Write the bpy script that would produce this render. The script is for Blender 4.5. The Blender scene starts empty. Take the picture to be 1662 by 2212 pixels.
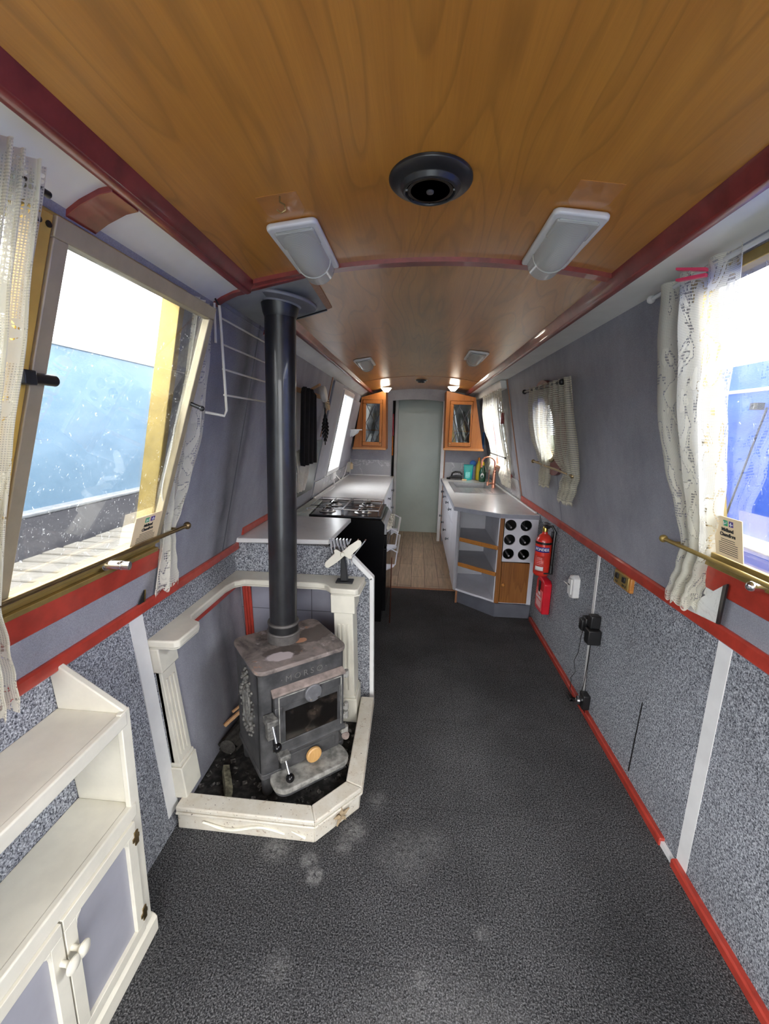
import bpy, bmesh, math, random
from mathutils import Vector, Matrix
random.seed(7)
S = bpy.context.scene
COL = S.collection

# ------------------------------------------------------------------ camera, world, sun, exposure
yaw, pitch, roll = math.radians(4.10798), math.radians(11.46877), math.radians(1.55036)
FPX, IW, IH = 905.456, 1662, 2212
_f = Vector((-math.sin(yaw)*math.cos(pitch), math.cos(yaw)*math.cos(pitch), -math.sin(pitch)))
_r = Vector((math.cos(yaw), math.sin(yaw), 0)); _u = _r.cross(_f)
_r2 = math.cos(roll)*_r + math.sin(roll)*_u
_u2 = -math.sin(roll)*_r + math.cos(roll)*_u
CAM = Vector((0, 0, 1.45))
cd = bpy.data.cameras.new('camera'); cam = bpy.data.objects.new('camera', cd); COL.objects.link(cam)
cd.sensor_fit = 'VERTICAL'; cd.sensor_height = 36; cd.lens = FPX/IH*36; cd.clip_start = .02
cam.matrix_world = Matrix(((_r2.x, _u2.x, -_f.x, CAM.x), (_r2.y, _u2.y, -_f.y, CAM.y), (_r2.z, _u2.z, -_f.z, CAM.z), (0, 0, 0, 1)))
S.camera = cam
S.view_settings.view_transform = 'Standard'; S.view_settings.look = 'None'
S.view_settings.gamma = 1; S.view_settings.use_curve_mapping = False
S.view_settings.exposure = 2.6
try:
    S.cycles.use_denoising = True; S.cycles.max_bounces = 10; S.cycles.diffuse_bounces = 6
    S.cycles.transparent_max_bounces = 16; S.cycles.sample_clamp_indirect = 6; S.cycles.caustics_reflective = False; S.cycles.caustics_refractive = False
except Exception: pass

W = bpy.data.worlds.new('overcast_sky'); S.world = W; W.use_nodes = True
wn = W.node_tree.nodes; wl = W.node_tree.links; wn.clear()
wo = wn.new('ShaderNodeOutputWorld'); wb = wn.new('ShaderNodeBackground'); wt = wn.new('ShaderNodeTexCoord')
wx = wn.new('ShaderNodeSeparateXYZ'); wr = wn.new('ShaderNodeValToRGB')
wl.new(wt.outputs['Generated'], wx.inputs[0]); wl.new(wx.outputs['Z'], wr.inputs[0])
wr.color_ramp.elements[0].position = 0.0; wr.color_ramp.elements[0].color = (.32, .36, .38, 1)
wr.color_ramp.elements[1].position = .06; wr.color_ramp.elements[1].color = (1, 1, 1, 1)
wl.new(wr.outputs[0], wb.inputs[0]); wb.inputs[1].default_value = 2.2
wl.new(wb.outputs[0], wo.inputs[0])
sd = bpy.data.lights.new('sun', 'SUN'); sd.energy = 2.2; sd.angle = math.radians(25); sd.color = (1, .97, .92)
so = bpy.data.objects.new('sun', sd); COL.objects.link(so); so.rotation_euler = (math.radians(38), math.radians(12), math.radians(0)); so.location = (0, -3, 6)

# ------------------------------------------------------------------ small helpers
def ray(px, py):
    return _r2*((px-IW/2)/FPX) - _u2*((py-IH/2)/FPX) + _f
def at(px, py, x=None, y=None, z=None):
    d = ray(px, py)
    t = (x-CAM.x)/d.x if x is not None else (y-CAM.y)/d.y if y is not None else (z-CAM.z)/d.z
    return CAM + d*t
# the two leaning cabin sides: x as a function of height
def XL(z): return -.875 + .2156*(z-.865)
def XR(z): return .935 - .2128*(z-.89)
def onL(px, py, off=0):
    d = ray(px, py); n = Vector((1, 0, -.2156)); p0 = Vector((-.875+off, 0, .865)); return CAM + d*((p0-CAM).dot(n)/d.dot(n))
def onR(px, py, off=0):
    d = ray(px, py); n = Vector((1, 0, .2128)); p0 = Vector((.935-off, 0, .89)); return CAM + d*((p0-CAM).dot(n)/d.dot(n))
def ceil_z(x, y): return 1.955 + .02*x - .055*(x/.55)**2 - .009*(y-1.4)

class MB:
    def __init__(s): s.v = []; s.f = []; s.M = None
    def add(s, vs, fs):
        o = len(s.v)
        for p in vs:
            p = Vector(p)
            s.v.append(s.M @ p if s.M is not None else p)
        s.f += [tuple(i+o for i in f) for f in fs]
        return s
    def box(s, x0, x1, y0, y1, z0, z1):
        return s.add([(x0,y0,z0),(x1,y0,z0),(x1,y1,z0),(x0,y1,z0),(x0,y0,z1),(x1,y0,z1),(x1,y1,z1),(x0,y1,z1)],
                     [(3,2,1,0),(4,5,6,7),(0,1,5,4),(1,2,6,5),(2,3,7,6),(3,0,4,7)])
    def hexa(s, a, b):      # two quads (bottom, top), matching order
        return s.add(list(a)+list(b), [(3,2,1,0),(4,5,6,7),(0,1,5,4),(1,2,6,5),(2,3,7,6),(3,0,4,7)])
    def prism(s, poly, axis, a0, a1):   # extrude a 2D outline; axis y -> (x,z), x -> (y,z), z -> (x,y)
        def P(p, a): return (p[0], a, p[1]) if axis == 'y' else (a, p[0], p[1]) if axis == 'x' else (p[0], p[1], a)
        n = len(poly)
        return s.add([P(p, a0) for p in poly]+[P(p, a1) for p in poly],
                     [tuple(range(n))[::-1], tuple(range(n, 2*n))]+[(i, (i+1) % n, n+(i+1) % n, n+i) for i in range(n)])
    def slab(s, poly3, off):            # extrude a planar 3D outline by a vector
        n = len(poly3); off = Vector(off)
        return s.add([Vector(p) for p in poly3]+[Vector(p)+off for p in poly3],
                     [tuple(range(n))[::-1], tuple(range(n, 2*n))]+[(i, (i+1) % n, n+(i+1) % n, n+i) for i in range(n)])
    def frame_(s, d):
        d = d.normalized(); a = Vector((0, 0, 1)) if abs(d.z) < .9 else Vector((1, 0, 0))
        u = d.cross(a).normalized(); return u, d.cross(u).normalized()
    def cyl(s, p0, p1, r0, r1=None, n=20):
        p0, p1 = Vector(p0), Vector(p1); r1 = r0 if r1 is None else r1; u, w = s.frame_(p1-p0)
        cs = [(math.cos(2*math.pi*i/n), math.sin(2*math.pi*i/n)) for i in range(n)]
        return s.add([p0+(u*c+w*k)*r0 for c, k in cs]+[p1+(u*c+w*k)*r1 for c, k in cs],
                     [tuple(range(n)), tuple(range(n, 2*n))[::-1]]+[(i, n+i, n+(i+1) % n, (i+1) % n) for i in range(n)])
    def lathe(s, prof, p0, d=(0, 0, 1), n=24):  # prof: list of (radius, distance along d)
        p0 = Vector(p0); d = Vector(d).normalized(); u, w = s.frame_(d); vs = []; fs = []
        for r, h in prof:
            for i in range(n):
                a = 2*math.pi*i/n; vs.append(p0+d*h+(u*math.cos(a)+w*math.sin(a))*max(r, 1e-5))
        for j in range(len(prof)-1):
            for i in range(n): fs.append((j*n+i, (j+1)*n+i, (j+1)*n+(i+1) % n, j*n+(i+1) % n))
        fs.append(tuple(range(n))); fs.append(tuple(range((len(prof)-1)*n, len(prof)*n))[::-1])
        return s.add(vs, fs)
    def ball(s, c, r, n=16, sz=1):
        return s.lathe([(r*math.sin(math.pi*k/10), -r*sz*math.cos(math.pi*k/10)) for k in range(11)], c, (0, 0, 1), n)
    def tube(s, pts, r, n=8, closed=False):
        pts = [Vector(p) for p in pts]; m = len(pts); vs = []; fs = []; pu = None
        for k, p in enumerate(pts):
            a = pts[(k-1) % m] if (k > 0 or closed) else p; b = pts[(k+1) % m] if (k < m-1 or closed) else p
            d = (b-a).normalized()
            if pu is None: u, w = s.frame_(d)
            else:
                u = (pu-d*pu.dot(d)).normalized(); w = d.cross(u).normalized()
            pu = u; rr = r(k/(m-1)) if callable(r) else r
            for i in range(n):
                t = 2*math.pi*i/n; vs.append(p+(u*math.cos(t)+w*math.sin(t))*rr)
        for k in range(m if closed else m-1):
            for i in range(n):
                q = (k+1) % m; fs.append((k*n+i, q*n+i, q*n+(i+1) % n, k*n+(i+1) % n))
        if not closed: fs.append(tuple(range(n))[::-1]); fs.append(tuple(range((m-1)*n, m*n)))
        return s.add(vs, fs)
    def grid(s, fn, nu, nv):
        vs = [fn(i/nu, j/nv) for j in range(nv+1) for i in range(nu+1)]
        return s.add(vs, [(j*(nu+1)+i, j*(nu+1)+i+1, (j+1)*(nu+1)+i+1, (j+1)*(nu+1)+i) for j in range(nv) for i in range(nu)])
    def build(s, name, mat, parent=None, bevel=0, smooth=True, seg=2, angle=35, solid=0):
        me = bpy.data.meshes.new(name); vs = s.v; off = Vector((0, 0, 0))
        if parent is None and vs:
            xs = [p.x for p in vs]; ys = [p.y for p in vs]; zs = [p.z for p in vs]
            off = Vector(((min(xs)+max(xs))/2, (min(ys)+max(ys))/2, min(zs)))
        me.from_pydata([tuple(p-off) for p in vs], [], s.f); me.update()
        bm = bmesh.new(); bm.from_mesh(me); bmesh.ops.recalc_face_normals(bm, faces=bm.faces); bm.to_mesh(me); bm.free()
        o = bpy.data.objects.new(name, me); COL.objects.link(o); o.location = off
        if mat is not None: me.materials.append(mat)
        if smooth:
            for p in me.polygons: p.use_smooth = True
            try: me.set_sharp_from_angle(angle=math.radians(angle))
            except Exception: pass
        if solid:
            m = o.modifiers.new('thickness', 'SOLIDIFY'); m.thickness = solid; m.offset = 0
        if bevel:
            m = o.modifiers.new('edge', 'BEVEL'); m.width = bevel; m.segments = seg; m.limit_method = 'ANGLE'; m.angle_limit = math.radians(40)
        if parent is not None: attach(o, parent)
        return o
def islands(b, name, mat, parent, **kw):
    # every loose piece of a builder becomes an object of its own
    par = list(range(len(b.v)))
    def find(i):
        while par[i] != i: par[i] = par[par[i]]; i = par[i]
        return i
    for f in b.f:
        for i in f[1:]: par[find(i)] = find(f[0])
    groups = {}
    for f in b.f: groups.setdefault(find(f[0]), []).append(f)
    out = []
    for fs in groups.values():
        ids = sorted({i for f in fs for i in f}); mp = {i: k for k, i in enumerate(ids)}
        c = MB(); c.v = [b.v[i] for i in ids]; c.f = [tuple(mp[i] for i in f) for f in fs]; out.append(c.build(name, mat, parent, **kw))
    return out
def attach(o, parent):
    o.parent = parent
    if parent.get('world_children'): o.matrix_parent_inverse = Matrix.Translation(-Vector(parent.location))
def thing(name, label, cat, loc, rotz=None, group=None):
    o = bpy.data.objects.new(name, None); COL.objects.link(o); o.location = loc; o.empty_display_size = .05
    if rotz is None: o['world_children'] = 1
    else: o.rotation_euler = (0, 0, rotz)
    o['label'] = label; o['category'] = cat
    if group: o['group'] = group
    return o
def tag(o, label, cat, group=None, kind=None):
    o['label'] = label; o['category'] = cat
    if group: o['group'] = group
    if kind: o['kind'] = kind
    return o
def struct(o): o['kind'] = 'structure'; return o
def lab(o, t): o['label'] = t; return o
def dup(root, loc, label, rotz=None):
    r = root.copy(); COL.objects.link(r); r.location = loc; r['label'] = label
    if rotz is not None: r.rotation_euler = (0, 0, rotz)
    for ch in list(root.children):
        c = ch.copy(); COL.objects.link(c); c.parent = r
        for g in list(ch.children):
            e = g.copy(); COL.objects.link(e); e.parent = c
    return r
def text(name, body, mat, parent, size, M, depth=.0006, align='CENTER', bold=0):
    cu = bpy.data.curves.new(name, 'FONT'); cu.body = body; cu.size = size; cu.extrude = depth; cu.align_x = align; cu.align_y = 'CENTER'; cu.offset = bold
    t = bpy.data.objects.new(name, cu); COL.objects.link(t)
    dg = bpy.context.evaluated_depsgraph_get(); me = bpy.data.meshes.new_from_object(t.evaluated_get(dg))
    bpy.data.objects.remove(t); me.transform(M); me.materials.clear(); me.materials.append(mat)
    o = bpy.data.objects.new(name, me); COL.objects.link(o)
    attach(o, parent)
    return o
def basis(o, x, y):   # matrix that puts a flat text at o with its x and y directions
    x = Vector(x).normalized(); y = Vector(y); y = (y-x*y.dot(x)).normalized(); z = x.cross(y); o = Vector(o)
    return Matrix(((x.x, y.x, z.x, o.x), (x.y, y.y, z.y, o.y), (x.z, y.z, z.z, o.z), (0, 0, 0, 1)))

# ------------------------------------------------------------------ materials
MATS = {}
class NT:
    def __init__(s, name):
        s.m = bpy.data.materials.new(name); s.m.use_nodes = True; s.n = s.m.node_tree.nodes; s.l = s.m.node_tree.links; s.n.clear()
        s.out = s.n.new('ShaderNodeOutputMaterial'); s.b = s.n.new('ShaderNodeBsdfPrincipled'); s.l.new(s.b.outputs[0], s.out.inputs[0])
        s.geo = s.n.new('ShaderNodeNewGeometry'); MATS[name] = s.m
    def pos(s, scale=(1, 1, 1), rot=(0, 0, 0), loc=(0, 0, 0), obj=False):
        mp = s.n.new('ShaderNodeMapping'); mp.inputs['Scale'].default_value = scale; mp.inputs['Rotation'].default_value = rot; mp.inputs['Location'].default_value = loc
        if obj:
            tc = s.n.new('ShaderNodeTexCoord'); s.l.new(tc.outputs['Object'], mp.inputs[0])
        else: s.l.new(s.geo.outputs['Position'], mp.inputs[0])
        return mp.outputs[0]
    def noise(s, vec, scale=5, detail=3, rough=.55, dist=0):
        t = s.n.new('ShaderNodeTexNoise'); t.inputs['Scale'].default_value = scale; t.inputs['Detail'].default_value = detail; t.inputs['Roughness'].default_value = rough; t.inputs['Distortion'].default_value = dist
        s.l.new(vec, t.inputs['Vector']); return t.outputs[0]
    def ramp(s, fac, stops, interp='LINEAR'):
        r = s.n.new('ShaderNodeValToRGB'); e = r.color_ramp.elements; r.color_ramp.interpolation = interp
        while len(e) < len(stops): e.new(.5)
        for k, (p, c) in enumerate(stops):
            e[k].position = p; e[k].color = (*c, 1) if isinstance(c, tuple) else (c, c, c, 1)
        s.l.new(fac, r.inputs[0]); return r.outputs[0]
    def mix(s, fac, a, b, mode='MIX'):
        m = s.n.new('ShaderNodeMix'); m.data_type = 'RGBA'; m.blend_type = mode
        for sock, val in ((m.inputs[0], fac), (m.inputs[6], a), (m.inputs[7], b)):
            if isinstance(val, (int, float)): sock.default_value = val
            elif isinstance(val, tuple): sock.default_value = (*val, 1)
            else: s.l.new(val, sock)
        return m.outputs[2]
    def math(s, op, a, b=None, c=None):
        m = s.n.new('ShaderNodeMath'); m.operation = op
        for i, v in enumerate((a, b, c)):
            if v is None: continue
            if isinstance(v, (int, float)): m.inputs[i].default_value = v
            else: s.l.new(v, m.inputs[i])
        return m.outputs[0]
    def sep(s, vec):
        x = s.n.new('ShaderNodeSeparateXYZ'); s.l.new(vec, x.inputs[0]); return x.outputs
    def bump(s, h, strength=.3, dist=.002):
        b = s.n.new('ShaderNodeBump'); b.inputs['Strength'].default_value = strength; b.inputs['Distance'].default_value = dist
        s.l.new(h, b.inputs['Height']); s.l.new(b.outputs[0], s.b.inputs['Normal'])
    def set(s, col=None, rough=None, metal=None, coat=None, spec=None, alpha=None, trans=None, ior=None):
        for k, v in (('Base Color', col), ('Roughness', rough), ('Metallic', metal), ('Coat Weight', coat), ('Specular IOR Level', spec), ('Alpha', alpha), ('Transmission Weight', trans), ('IOR', ior)):
            if v is None: continue
            i = s.b.inputs[k]
            if isinstance(v, tuple): i.default_value = (*v, 1)
            elif isinstance(v, (int, float)): i.default_value = v
            else: s.l.new(v, i)
        return s.m
def pm(name, col, rough=.5, metal=0, var=.12, scale=18, bump=0, bscale=120, coat=0, spec=.5, col2=None, lo=.35, hi=.65):
    t = NT(name); p = t.pos(); nz = t.noise(p, scale, 4, .6)
    a = tuple(c*(1-var) for c in col); b = tuple(min(1, c*(1+var)) for c in col) if col2 is None else col2
    c = t.ramp(nz, [(lo, a), (hi, b)]); t.set(c, rough, metal, coat, spec)
    if bump: t.bump(t.noise(p, bscale, 3), bump)
    return t.m

def wood(name, dark, mid, light, along='y', rough=.35, coat=.3, fine=1.0, figure=1.0):
    t = NT(name); st = {'y': (9, .7, 9), 'x': (.7, 9, 9), 'z': (9, 9, .7)}[along]
    p = t.pos(tuple(k*fine for k in st))
    n1 = t.noise(p, 1.0, 2, .5)
    ring = t.math('FRACT', t.math('MULTIPLY', n1, 9*figure))
    fg = t.noise(t.pos(tuple(k*fine for k in {'y': (160, 5, 160), 'x': (5, 160, 160), 'z': (160, 160, 5)}[along])), 1, 2, .6)
    big = t.noise(t.pos(), 2.2, 2)
    c = t.ramp(ring, [(0, light), (.55, mid), (.92, dark), (1, mid)])
    c = t.mix(.45, c, t.ramp(fg, [(.3, dark), (.7, light)]))
    c = t.mix(.5, c, t.ramp(big, [(.3, mid), (.75, tuple(k*.8 for k in mid))]))
    t.set(c, rough, 0, coat); t.bump(fg, .08, .001); return t.m
# -- cloth-like shaders
def carpet(name, c0, c1, c2, scale=260, patches=None):
    t = NT(name); p = t.pos()
    n1 = t.noise(p, scale, 1, .6); n2 = t.noise(p, scale*.62, 1, .6)
    c = t.ramp(n1, [(.36, c0), (.5, c1), (.66, c2)])
    c = t.mix(.4, c, t.ramp(n2, [(.38, c0), (.5, c1), (.64, c2)]))
    big = t.noise(p, 1.3, 4, .6)
    c = t.mix(1, c, t.ramp(big, [(.3, .82), (.7, 1.18)]), 'MULTIPLY')
    t.set(c, .95, 0, 0, .15); t.bump(n1, .5, .004); return t
M_wallcarpet = carpet('grey_ribbed_carpet', (.04, .044, .055), (.215, .225, .25), (.54, .56, .60), 250).m

def floor_carpet():
    t = NT('charcoal_floor_carpet'); p = t.pos()
    n1 = t.noise(p, 250, 1, .6); n2 = t.noise(p, 170, 1, .6)
    c = t.ramp(n1, [(.36, (.006, .006, .007)), (.52, (.045, .045, .048)), (.68, (.26, .26, .265))])
    c = t.mix(.45, c, t.ramp(n2, [(.4, (.016, .016, .018)), (.6, (.13, .13, .135))]))
    big = t.noise(p, 1.7, 4, .6)
    c = t.mix(1, c, t.ramp(big, [(.32, .7), (.7, 1.3)]), 'MULTIPLY')
    # pale ash marks trodden in near the hearth, and one wide paler area nearer the camera
    x, y, z = t.sep(p)
    def blob(cx, cy, r):
        d = t.math('SQRT', t.math('ADD', t.math('POWER', t.math('SUBTRACT', x, cx), 2), t.math('POWER', t.math('SUBTRACT', y, cy), 2)))
        return t.ramp(t.math('DIVIDE', d, r), [(.2, 1.0), (1, 0.0)])
    m = None
    for cx, cy, r, w in ((-.276, 1.092, .035, 1), (-.31, 1.14, .04, .6), (-.43, 1.17, .06, .5), (-.17, 1.26, .06, .6), (-.2, 1.2, .04, .5), (-.1, 1.4, .05, .35), (.02, 1.2, .12, .28), (.10, 1.24, .09, .24), (-.05, 1.18, .06, .2), (.25, .98, .03, .3), (.07, .86, .03, .5), (-.32, .85, .05, .25), (.13, .6, .35, .4)):
        b = t.math('MULTIPLY', blob(cx, cy, r), w); m = b if m is None else t.math('MAXIMUM', m, b)
    m = t.math('MULTIPLY', m, t.ramp(t.noise(p, 60, 4, .7), [(.35, 0.0), (.62, .75)]))
    c = t.mix(m, c, (.42, .42, .41))
    # square tile joints
    br = t.n.new('ShaderNodeTexBrick'); br.offset = 0; br.inputs['Scale'].default_value = 1; br.inputs['Mortar Size'].default_value = .0018
    br.inputs['Brick Width'].default_value = .5; br.inputs['Row Height'].default_value = .5
    t.l.new(t.pos((1, 1, 1), (0, 0, 0), (.25, .12, 0)), br.inputs['Vector'])
    c = t.mix(t.math('MULTIPLY', br.outputs['Fac'], .3), c, (.012, .012, .013))
    t.set(c, .95, 0, 0, .15); t.bump(n1, .6, .005); return t.m
M_floor = floor_carpet()

def plank_floor():
    t = NT('rustic_plank_vinyl'); p = t.pos((1, 1, 1), (0, 0, math.pi/2))
    br = t.n.new('ShaderNodeTexBrick'); br.offset = .4; br.inputs['Scale'].default_value = 1; br.inputs['Mortar Size'].default_value = .0025; br.inputs['Mortar Smooth'].default_value = .3
    br.inputs['Brick Width'].default_value = .62; br.inputs['Row Height'].default_value = .13; br.inputs['Bias'].default_value = 0
    br.inputs['Color1'].default_value = (.66, .49, .33, 1); br.inputs['Color2'].default_value = (.50, .37, .25, 1); br.inputs['Mortar'].default_value = (.12, .08, .05, 1)
    t.l.new(p, br.inputs['Vector'])
    gr = t.noise(t.pos((60, 4, 60)), 1, 4, .65); kn = t.noise(t.pos((9, 5, 9)), 1, 3, .6)
    c = t.mix(1, br.outputs['Color'], t.ramp(gr, [(.3, .72), (.7, 1.2)]), 'MULTIPLY')
    c = t.mix(t.ramp(kn, [(.64, 0.0), (.74, .6)]), c, (.16, .13, .10))
    t.set(c, .45, 0, .1); t.bump(gr, .1, .001); return t.m
M_plank = plank_floor()

def ceiling_ply():
    t = NT('varnished_oak_ply')
    n1 = t.noise(t.pos((3.6, .55, 3.6), loc=(1.3, .4, 0)), 1.0, 2.5, .55, .35)
    ring = t.math('FRACT', t.math('MULTIPLY', n1, 15))
    fg = t.noise(t.pos((210, 7, 210)), 1, 2, .65); md = t.noise(t.pos((26, 1.2, 26)), 1, 3, .6)
    line = t.ramp(ring, [(0, .96), (.70, 1.0), (.93, .50), (1, .96)])
    base = t.ramp(md, [(.3, (.38, .145, .018)), (.7, (.55, .23, .032))])
    c = t.mix(.85, base, line, 'MULTIPLY')
    c = t.mix(1, c, t.ramp(fg, [(.3, .84), (.68, 1.08)]), 'MULTIPLY')
    c = t.mix(.5, c, t.ramp(t.noise(t.pos(), 2.0, 3), [(.3, (.39, .15, .020)), (.7, (.54, .235, .036))]))
    t.set(c, .32, 0, .8); t.b.inputs['Coat Roughness'].default_value = .26
    t.bump(t.math('ADD', fg, t.math('MULTIPLY', line, .6)), .10, .0012); return t.m
M_ceil = ceiling_ply()

M_wall = pm('grey_lilac_wall_vinyl', (.235, .235, .285), .6, var=.10, scale=5, bump=.12, bscale=260)
def wall_tex():
    t = NT('grey_textured_wall_panel'); p = t.pos()
    a = t.noise(t.pos((3, 5, 3)), 1, 5, .65); f = t.noise(p, 330, 2)
    c = t.ramp(a, [(.3, (.255, .255, .29)), (.7, (.37, .37, .41))])
    c = t.mix(1, c, t.ramp(f, [(.35, .85), (.65, 1.15)]), 'MULTIPLY')
    # smoke stains running down the left side beside the flue
    x, y, z = t.sep(p)
    def streak(y0, w, amt):
        d = t.math('DIVIDE', t.math('ABSOLUTE', t.math('SUBTRACT', t.math('ADD', y, t.math('MULTIPLY', t.noise(t.pos((1, 1, 2.5)), 3, 3), .12)), y0+.06)), w)
        return t.math('MULTIPLY', t.ramp(d, [(0, 1.0), (1, 0.0)]), amt)
    st_ = t.math('MAXIMUM', streak(1.72, .10, .75), t.math('MAXIMUM', streak(1.83, .06, .6), streak(1.52, .14, .35)))
    st_ = t.math('MULTIPLY', st_, t.math('LESS_THAN', x, 0)); st_ = t.math('MULTIPLY', st_, t.ramp(t.noise(t.pos((9, 9, 3)), 1, 4), [(.3, .35), (.65, 1.0)]))
    c = t.mix(st_, c, (.045, .045, .06))
    t.set(c, .58, 0, 0, .4); t.bump(f, .15, .001); return t.m
M_wall = wall_tex()
M_strip = pm('white_headlining_panel', (.82, .82, .78), .35, var=.06, scale=4, bump=.03, bscale=60)
M_maroon = pm('mahogany_red_stain', (.24, .035, .03), .32, var=.25, scale=14, coat=.4)
M_red = pm('red_stained_rail', (.40, .042, .026), .35, var=.18, scale=16, coat=.35)
M_cream = pm('chipped_cream_paint', (.70, .67, .57), .42, var=.07, scale=9, bump=.05, bscale=90)
def hearth_paint():
    t = NT('soot_marked_cream_paint'); p = t.pos()
    n = t.noise(p, 14, 5, .7); s = t.noise(p, 55, 4, .7)
    c = t.ramp(n, [(.3, (.62, .56, .45)), (.7, (.74, .71, .63))])
    c = t.mix(t.ramp(s, [(.60, 0.0), (.72, .8)]), c, (.30, .17, .08))
    c = t.mix(t.ramp(t.noise(p, 120, 2), [(.68, 0.0), (.72, .9)]), c, (.06, .04, .03))
    t.set(c, .5); t.bump(n, .08, .002); return t.m
M_hearthp = hearth_paint()
M_white = pm('white_gloss_paint', (.74, .74, .73), .35, var=.05, scale=8)
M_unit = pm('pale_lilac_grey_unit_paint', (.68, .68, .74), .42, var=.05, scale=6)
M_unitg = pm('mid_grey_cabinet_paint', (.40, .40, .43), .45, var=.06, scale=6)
M_kick = pm('blue_grey_kickboard_paint', (.11, .115, .14), .5, var=.1, scale=9)
M_greypanel = pm('grey_door_panel', (.34, .34, .38), .5, var=.06, scale=7, bump=.05)
M_dark = pm('black_plastic', (.012, .012, .013), .38, var=.2)
M_blackgloss = pm('black_enamel', (.004, .004, .005), .25, var=.1, coat=.2, spec=.3)
M_chrome = pm('polished_steel', (.72, .72, .74), .16, 1, var=.04)
M_brass = pm('tarnished_brass', (.62, .42, .10), .28, 1, var=.16, scale=22)
M_brassd = pm('gold_anodised_frame', (.46, .33, .11), .42, .7, var=.12, scale=16)
M_brassy = pm('yellow_brass_mullion', (.85, .54, .11), .4, .2, var=.12, scale=10)
M_bronze = pm('aged_brass_rod', (.33, .24, .12), .35, 1, var=.2)
M_copper = pm('copper_tap', (.80, .36, .24), .25, 1, var=.06)
M_redp = pm('red_gloss_enamel', (.68, .04, .025), .25, var=.08, coat=.3)
M_redplastic = pm('red_moulded_plastic', (.62, .015, .03), .35, var=.08)
M_pink = pm('pink_plastic', (.75, .06, .14), .35, var=.08)
M_blue = pm('blue_label', (.03, .04, .30), .4, var=.05)
M_label = pm('white_print', (.80, .80, .80), .5, var=.02)
M_ink = pm('black_print', (.03, .03, .03), .6, var=.05)
M_green = pm('green_print', (.03, .35, .16), .5, var=.05)
M_navy = pm('purple_print', (.09, .05, .25), .5, var=.05)
M_card = pm('cream_card', (.86, .68, .42), .6, var=.05, scale=9)
M_teal = pm('teal_plastic_pouch', (.02, .42, .38), .35, var=.1, scale=30)
M_bluep = pm('blue_plastic', (.05, .20, .62), .4, var=.05)
M_yellow = pm('yellow_plastic', (.80, .58, .03), .4, var=.06)
M_dkgreen = pm('dark_green_bottle', (.01, .08, .04), .2, var=.1, coat=.4)
M_orange = pm('orange_plastic', (.80, .28, .04), .4, var=.06)
M_sponge = pm('tan_sponge', (.72, .55, .32), .9, var=.15, scale=140)
M_oak = wood('orange_oak', (.27, .075, .010), (.42, .13, .016), (.52, .18, .026), 'z', .5, 0, 1.6)
M_oakx = wood('orange_oak_rail', (.34, .12, .025), (.50, .20, .045), (.60, .27, .07), 'x', .32, .3, 1.6)
M_oakdoor = wood('stained_oak_door', (.12, .04, .010), (.29, .11, .026), (.40, .17, .045), 'z', .34, .3, 1.2)
M_brownwood = wood('brown_wood_edging', (.22, .09, .04), (.36, .16, .08), (.44, .22, .12), 'z', .45, .1, 2)
M_slat = wood('weathered_grey_board', (.07, .063, .05), (.145, .135, .115), (.19, .178, .155), 'x', .85, 0, 1.2)
M_stick = wood('split_kindling', (.45, .22, .09), (.62, .36, .18), (.72, .46, .26), 'x', .8, 0, 3)
M_bark = pm('charred_log_bark', (.035, .032, .028), .95, var=.6, scale=45, bump=.8, bscale=70)
M_ash = pm('sooty_hearth_bed', (.018, .017, .016), .95, var=.5, scale=30, bump=.8, bscale=110, col2=(.075, .07, .066), lo=.45, hi=.8)
M_iron = pm('dusty_cast_iron', (.046, .046, .049), .5, var=.3, scale=16, bump=.18, bscale=260, col2=(.082, .081, .083))
def iron_top():
    t = NT('burnt_stove_top'); p = t.pos()
    n = t.noise(p, 9, 5, .65, .6); n2 = t.noise(t.pos(loc=(3, 1, 0)), 17, 5, .7)
    c = t.ramp(n, [(.34, (.06, .052, .048)), (.52, (.20, .165, .15)), (.7, (.26, .215, .195))])
    c = t.mix(t.ramp(n2, [(.60, 0.0), (.68, .8)]), c, (.40, .35, .34))
    c = t.mix(t.ramp(t.noise(p, 24, 3), [(.66, 0.0), (.74, .7)]), c, (.42, .19, .10))
    x, y, z = t.sep(p); wob = t.math('MULTIPLY', t.math('SUBTRACT', t.noise(p, 22, 3), .5), .9)
    def el(cx, cy, rx, ry, a):
        dx, dy = t.math('SUBTRACT', x, cx), t.math('SUBTRACT', y, cy); ca, sa = math.cos(a), math.sin(a)
        u = t.math('DIVIDE', t.math('ADD', t.math('MULTIPLY', dx, ca), t.math('MULTIPLY', dy, sa)), rx); v = t.math('DIVIDE', t.math('SUBTRACT', t.math('MULTIPLY', dy, ca), t.math('MULTIPLY', dx, sa)), ry)
        return t.ramp(t.math('ADD', t.math('SQRT', t.math('ADD', t.math('POWER', u, 2), t.math('POWER', v, 2))), wob), [(.85, 1.0), (1.05, 0.0)])
    c = t.mix(t.math('MULTIPLY', el(-.485, 1.475, .085, .05, .4), .85), c, (.055, .042, .035))
    c = t.mix(t.math('MULTIPLY', el(-.49, 1.44, .055, .033, .45), .95), c, (.46, .40, .40))
    c = t.mix(t.math('MULTIPLY', el(-.40, 1.64, .11, .06, 1.0), .8), c, (.06, .048, .042))
    c = t.mix(t.math('MULTIPLY', el(-.45, 1.57, .03, .02, .4), .8), c, (.50, .24, .14))
    t.set(c, .8); t.bump(n2, .2, .002); return t.m
M_irontop = iron_top()
M_ironpale = pm('ash_dusted_iron', (.19, .185, .17), .75, var=.3, scale=28, bump=.2, col2=(.36, .35, .32))
M_relief = pm('rubbed_cast_relief', (.085, .083, .08), .6, var=.4, scale=60, col2=(.20, .195, .18))
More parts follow.
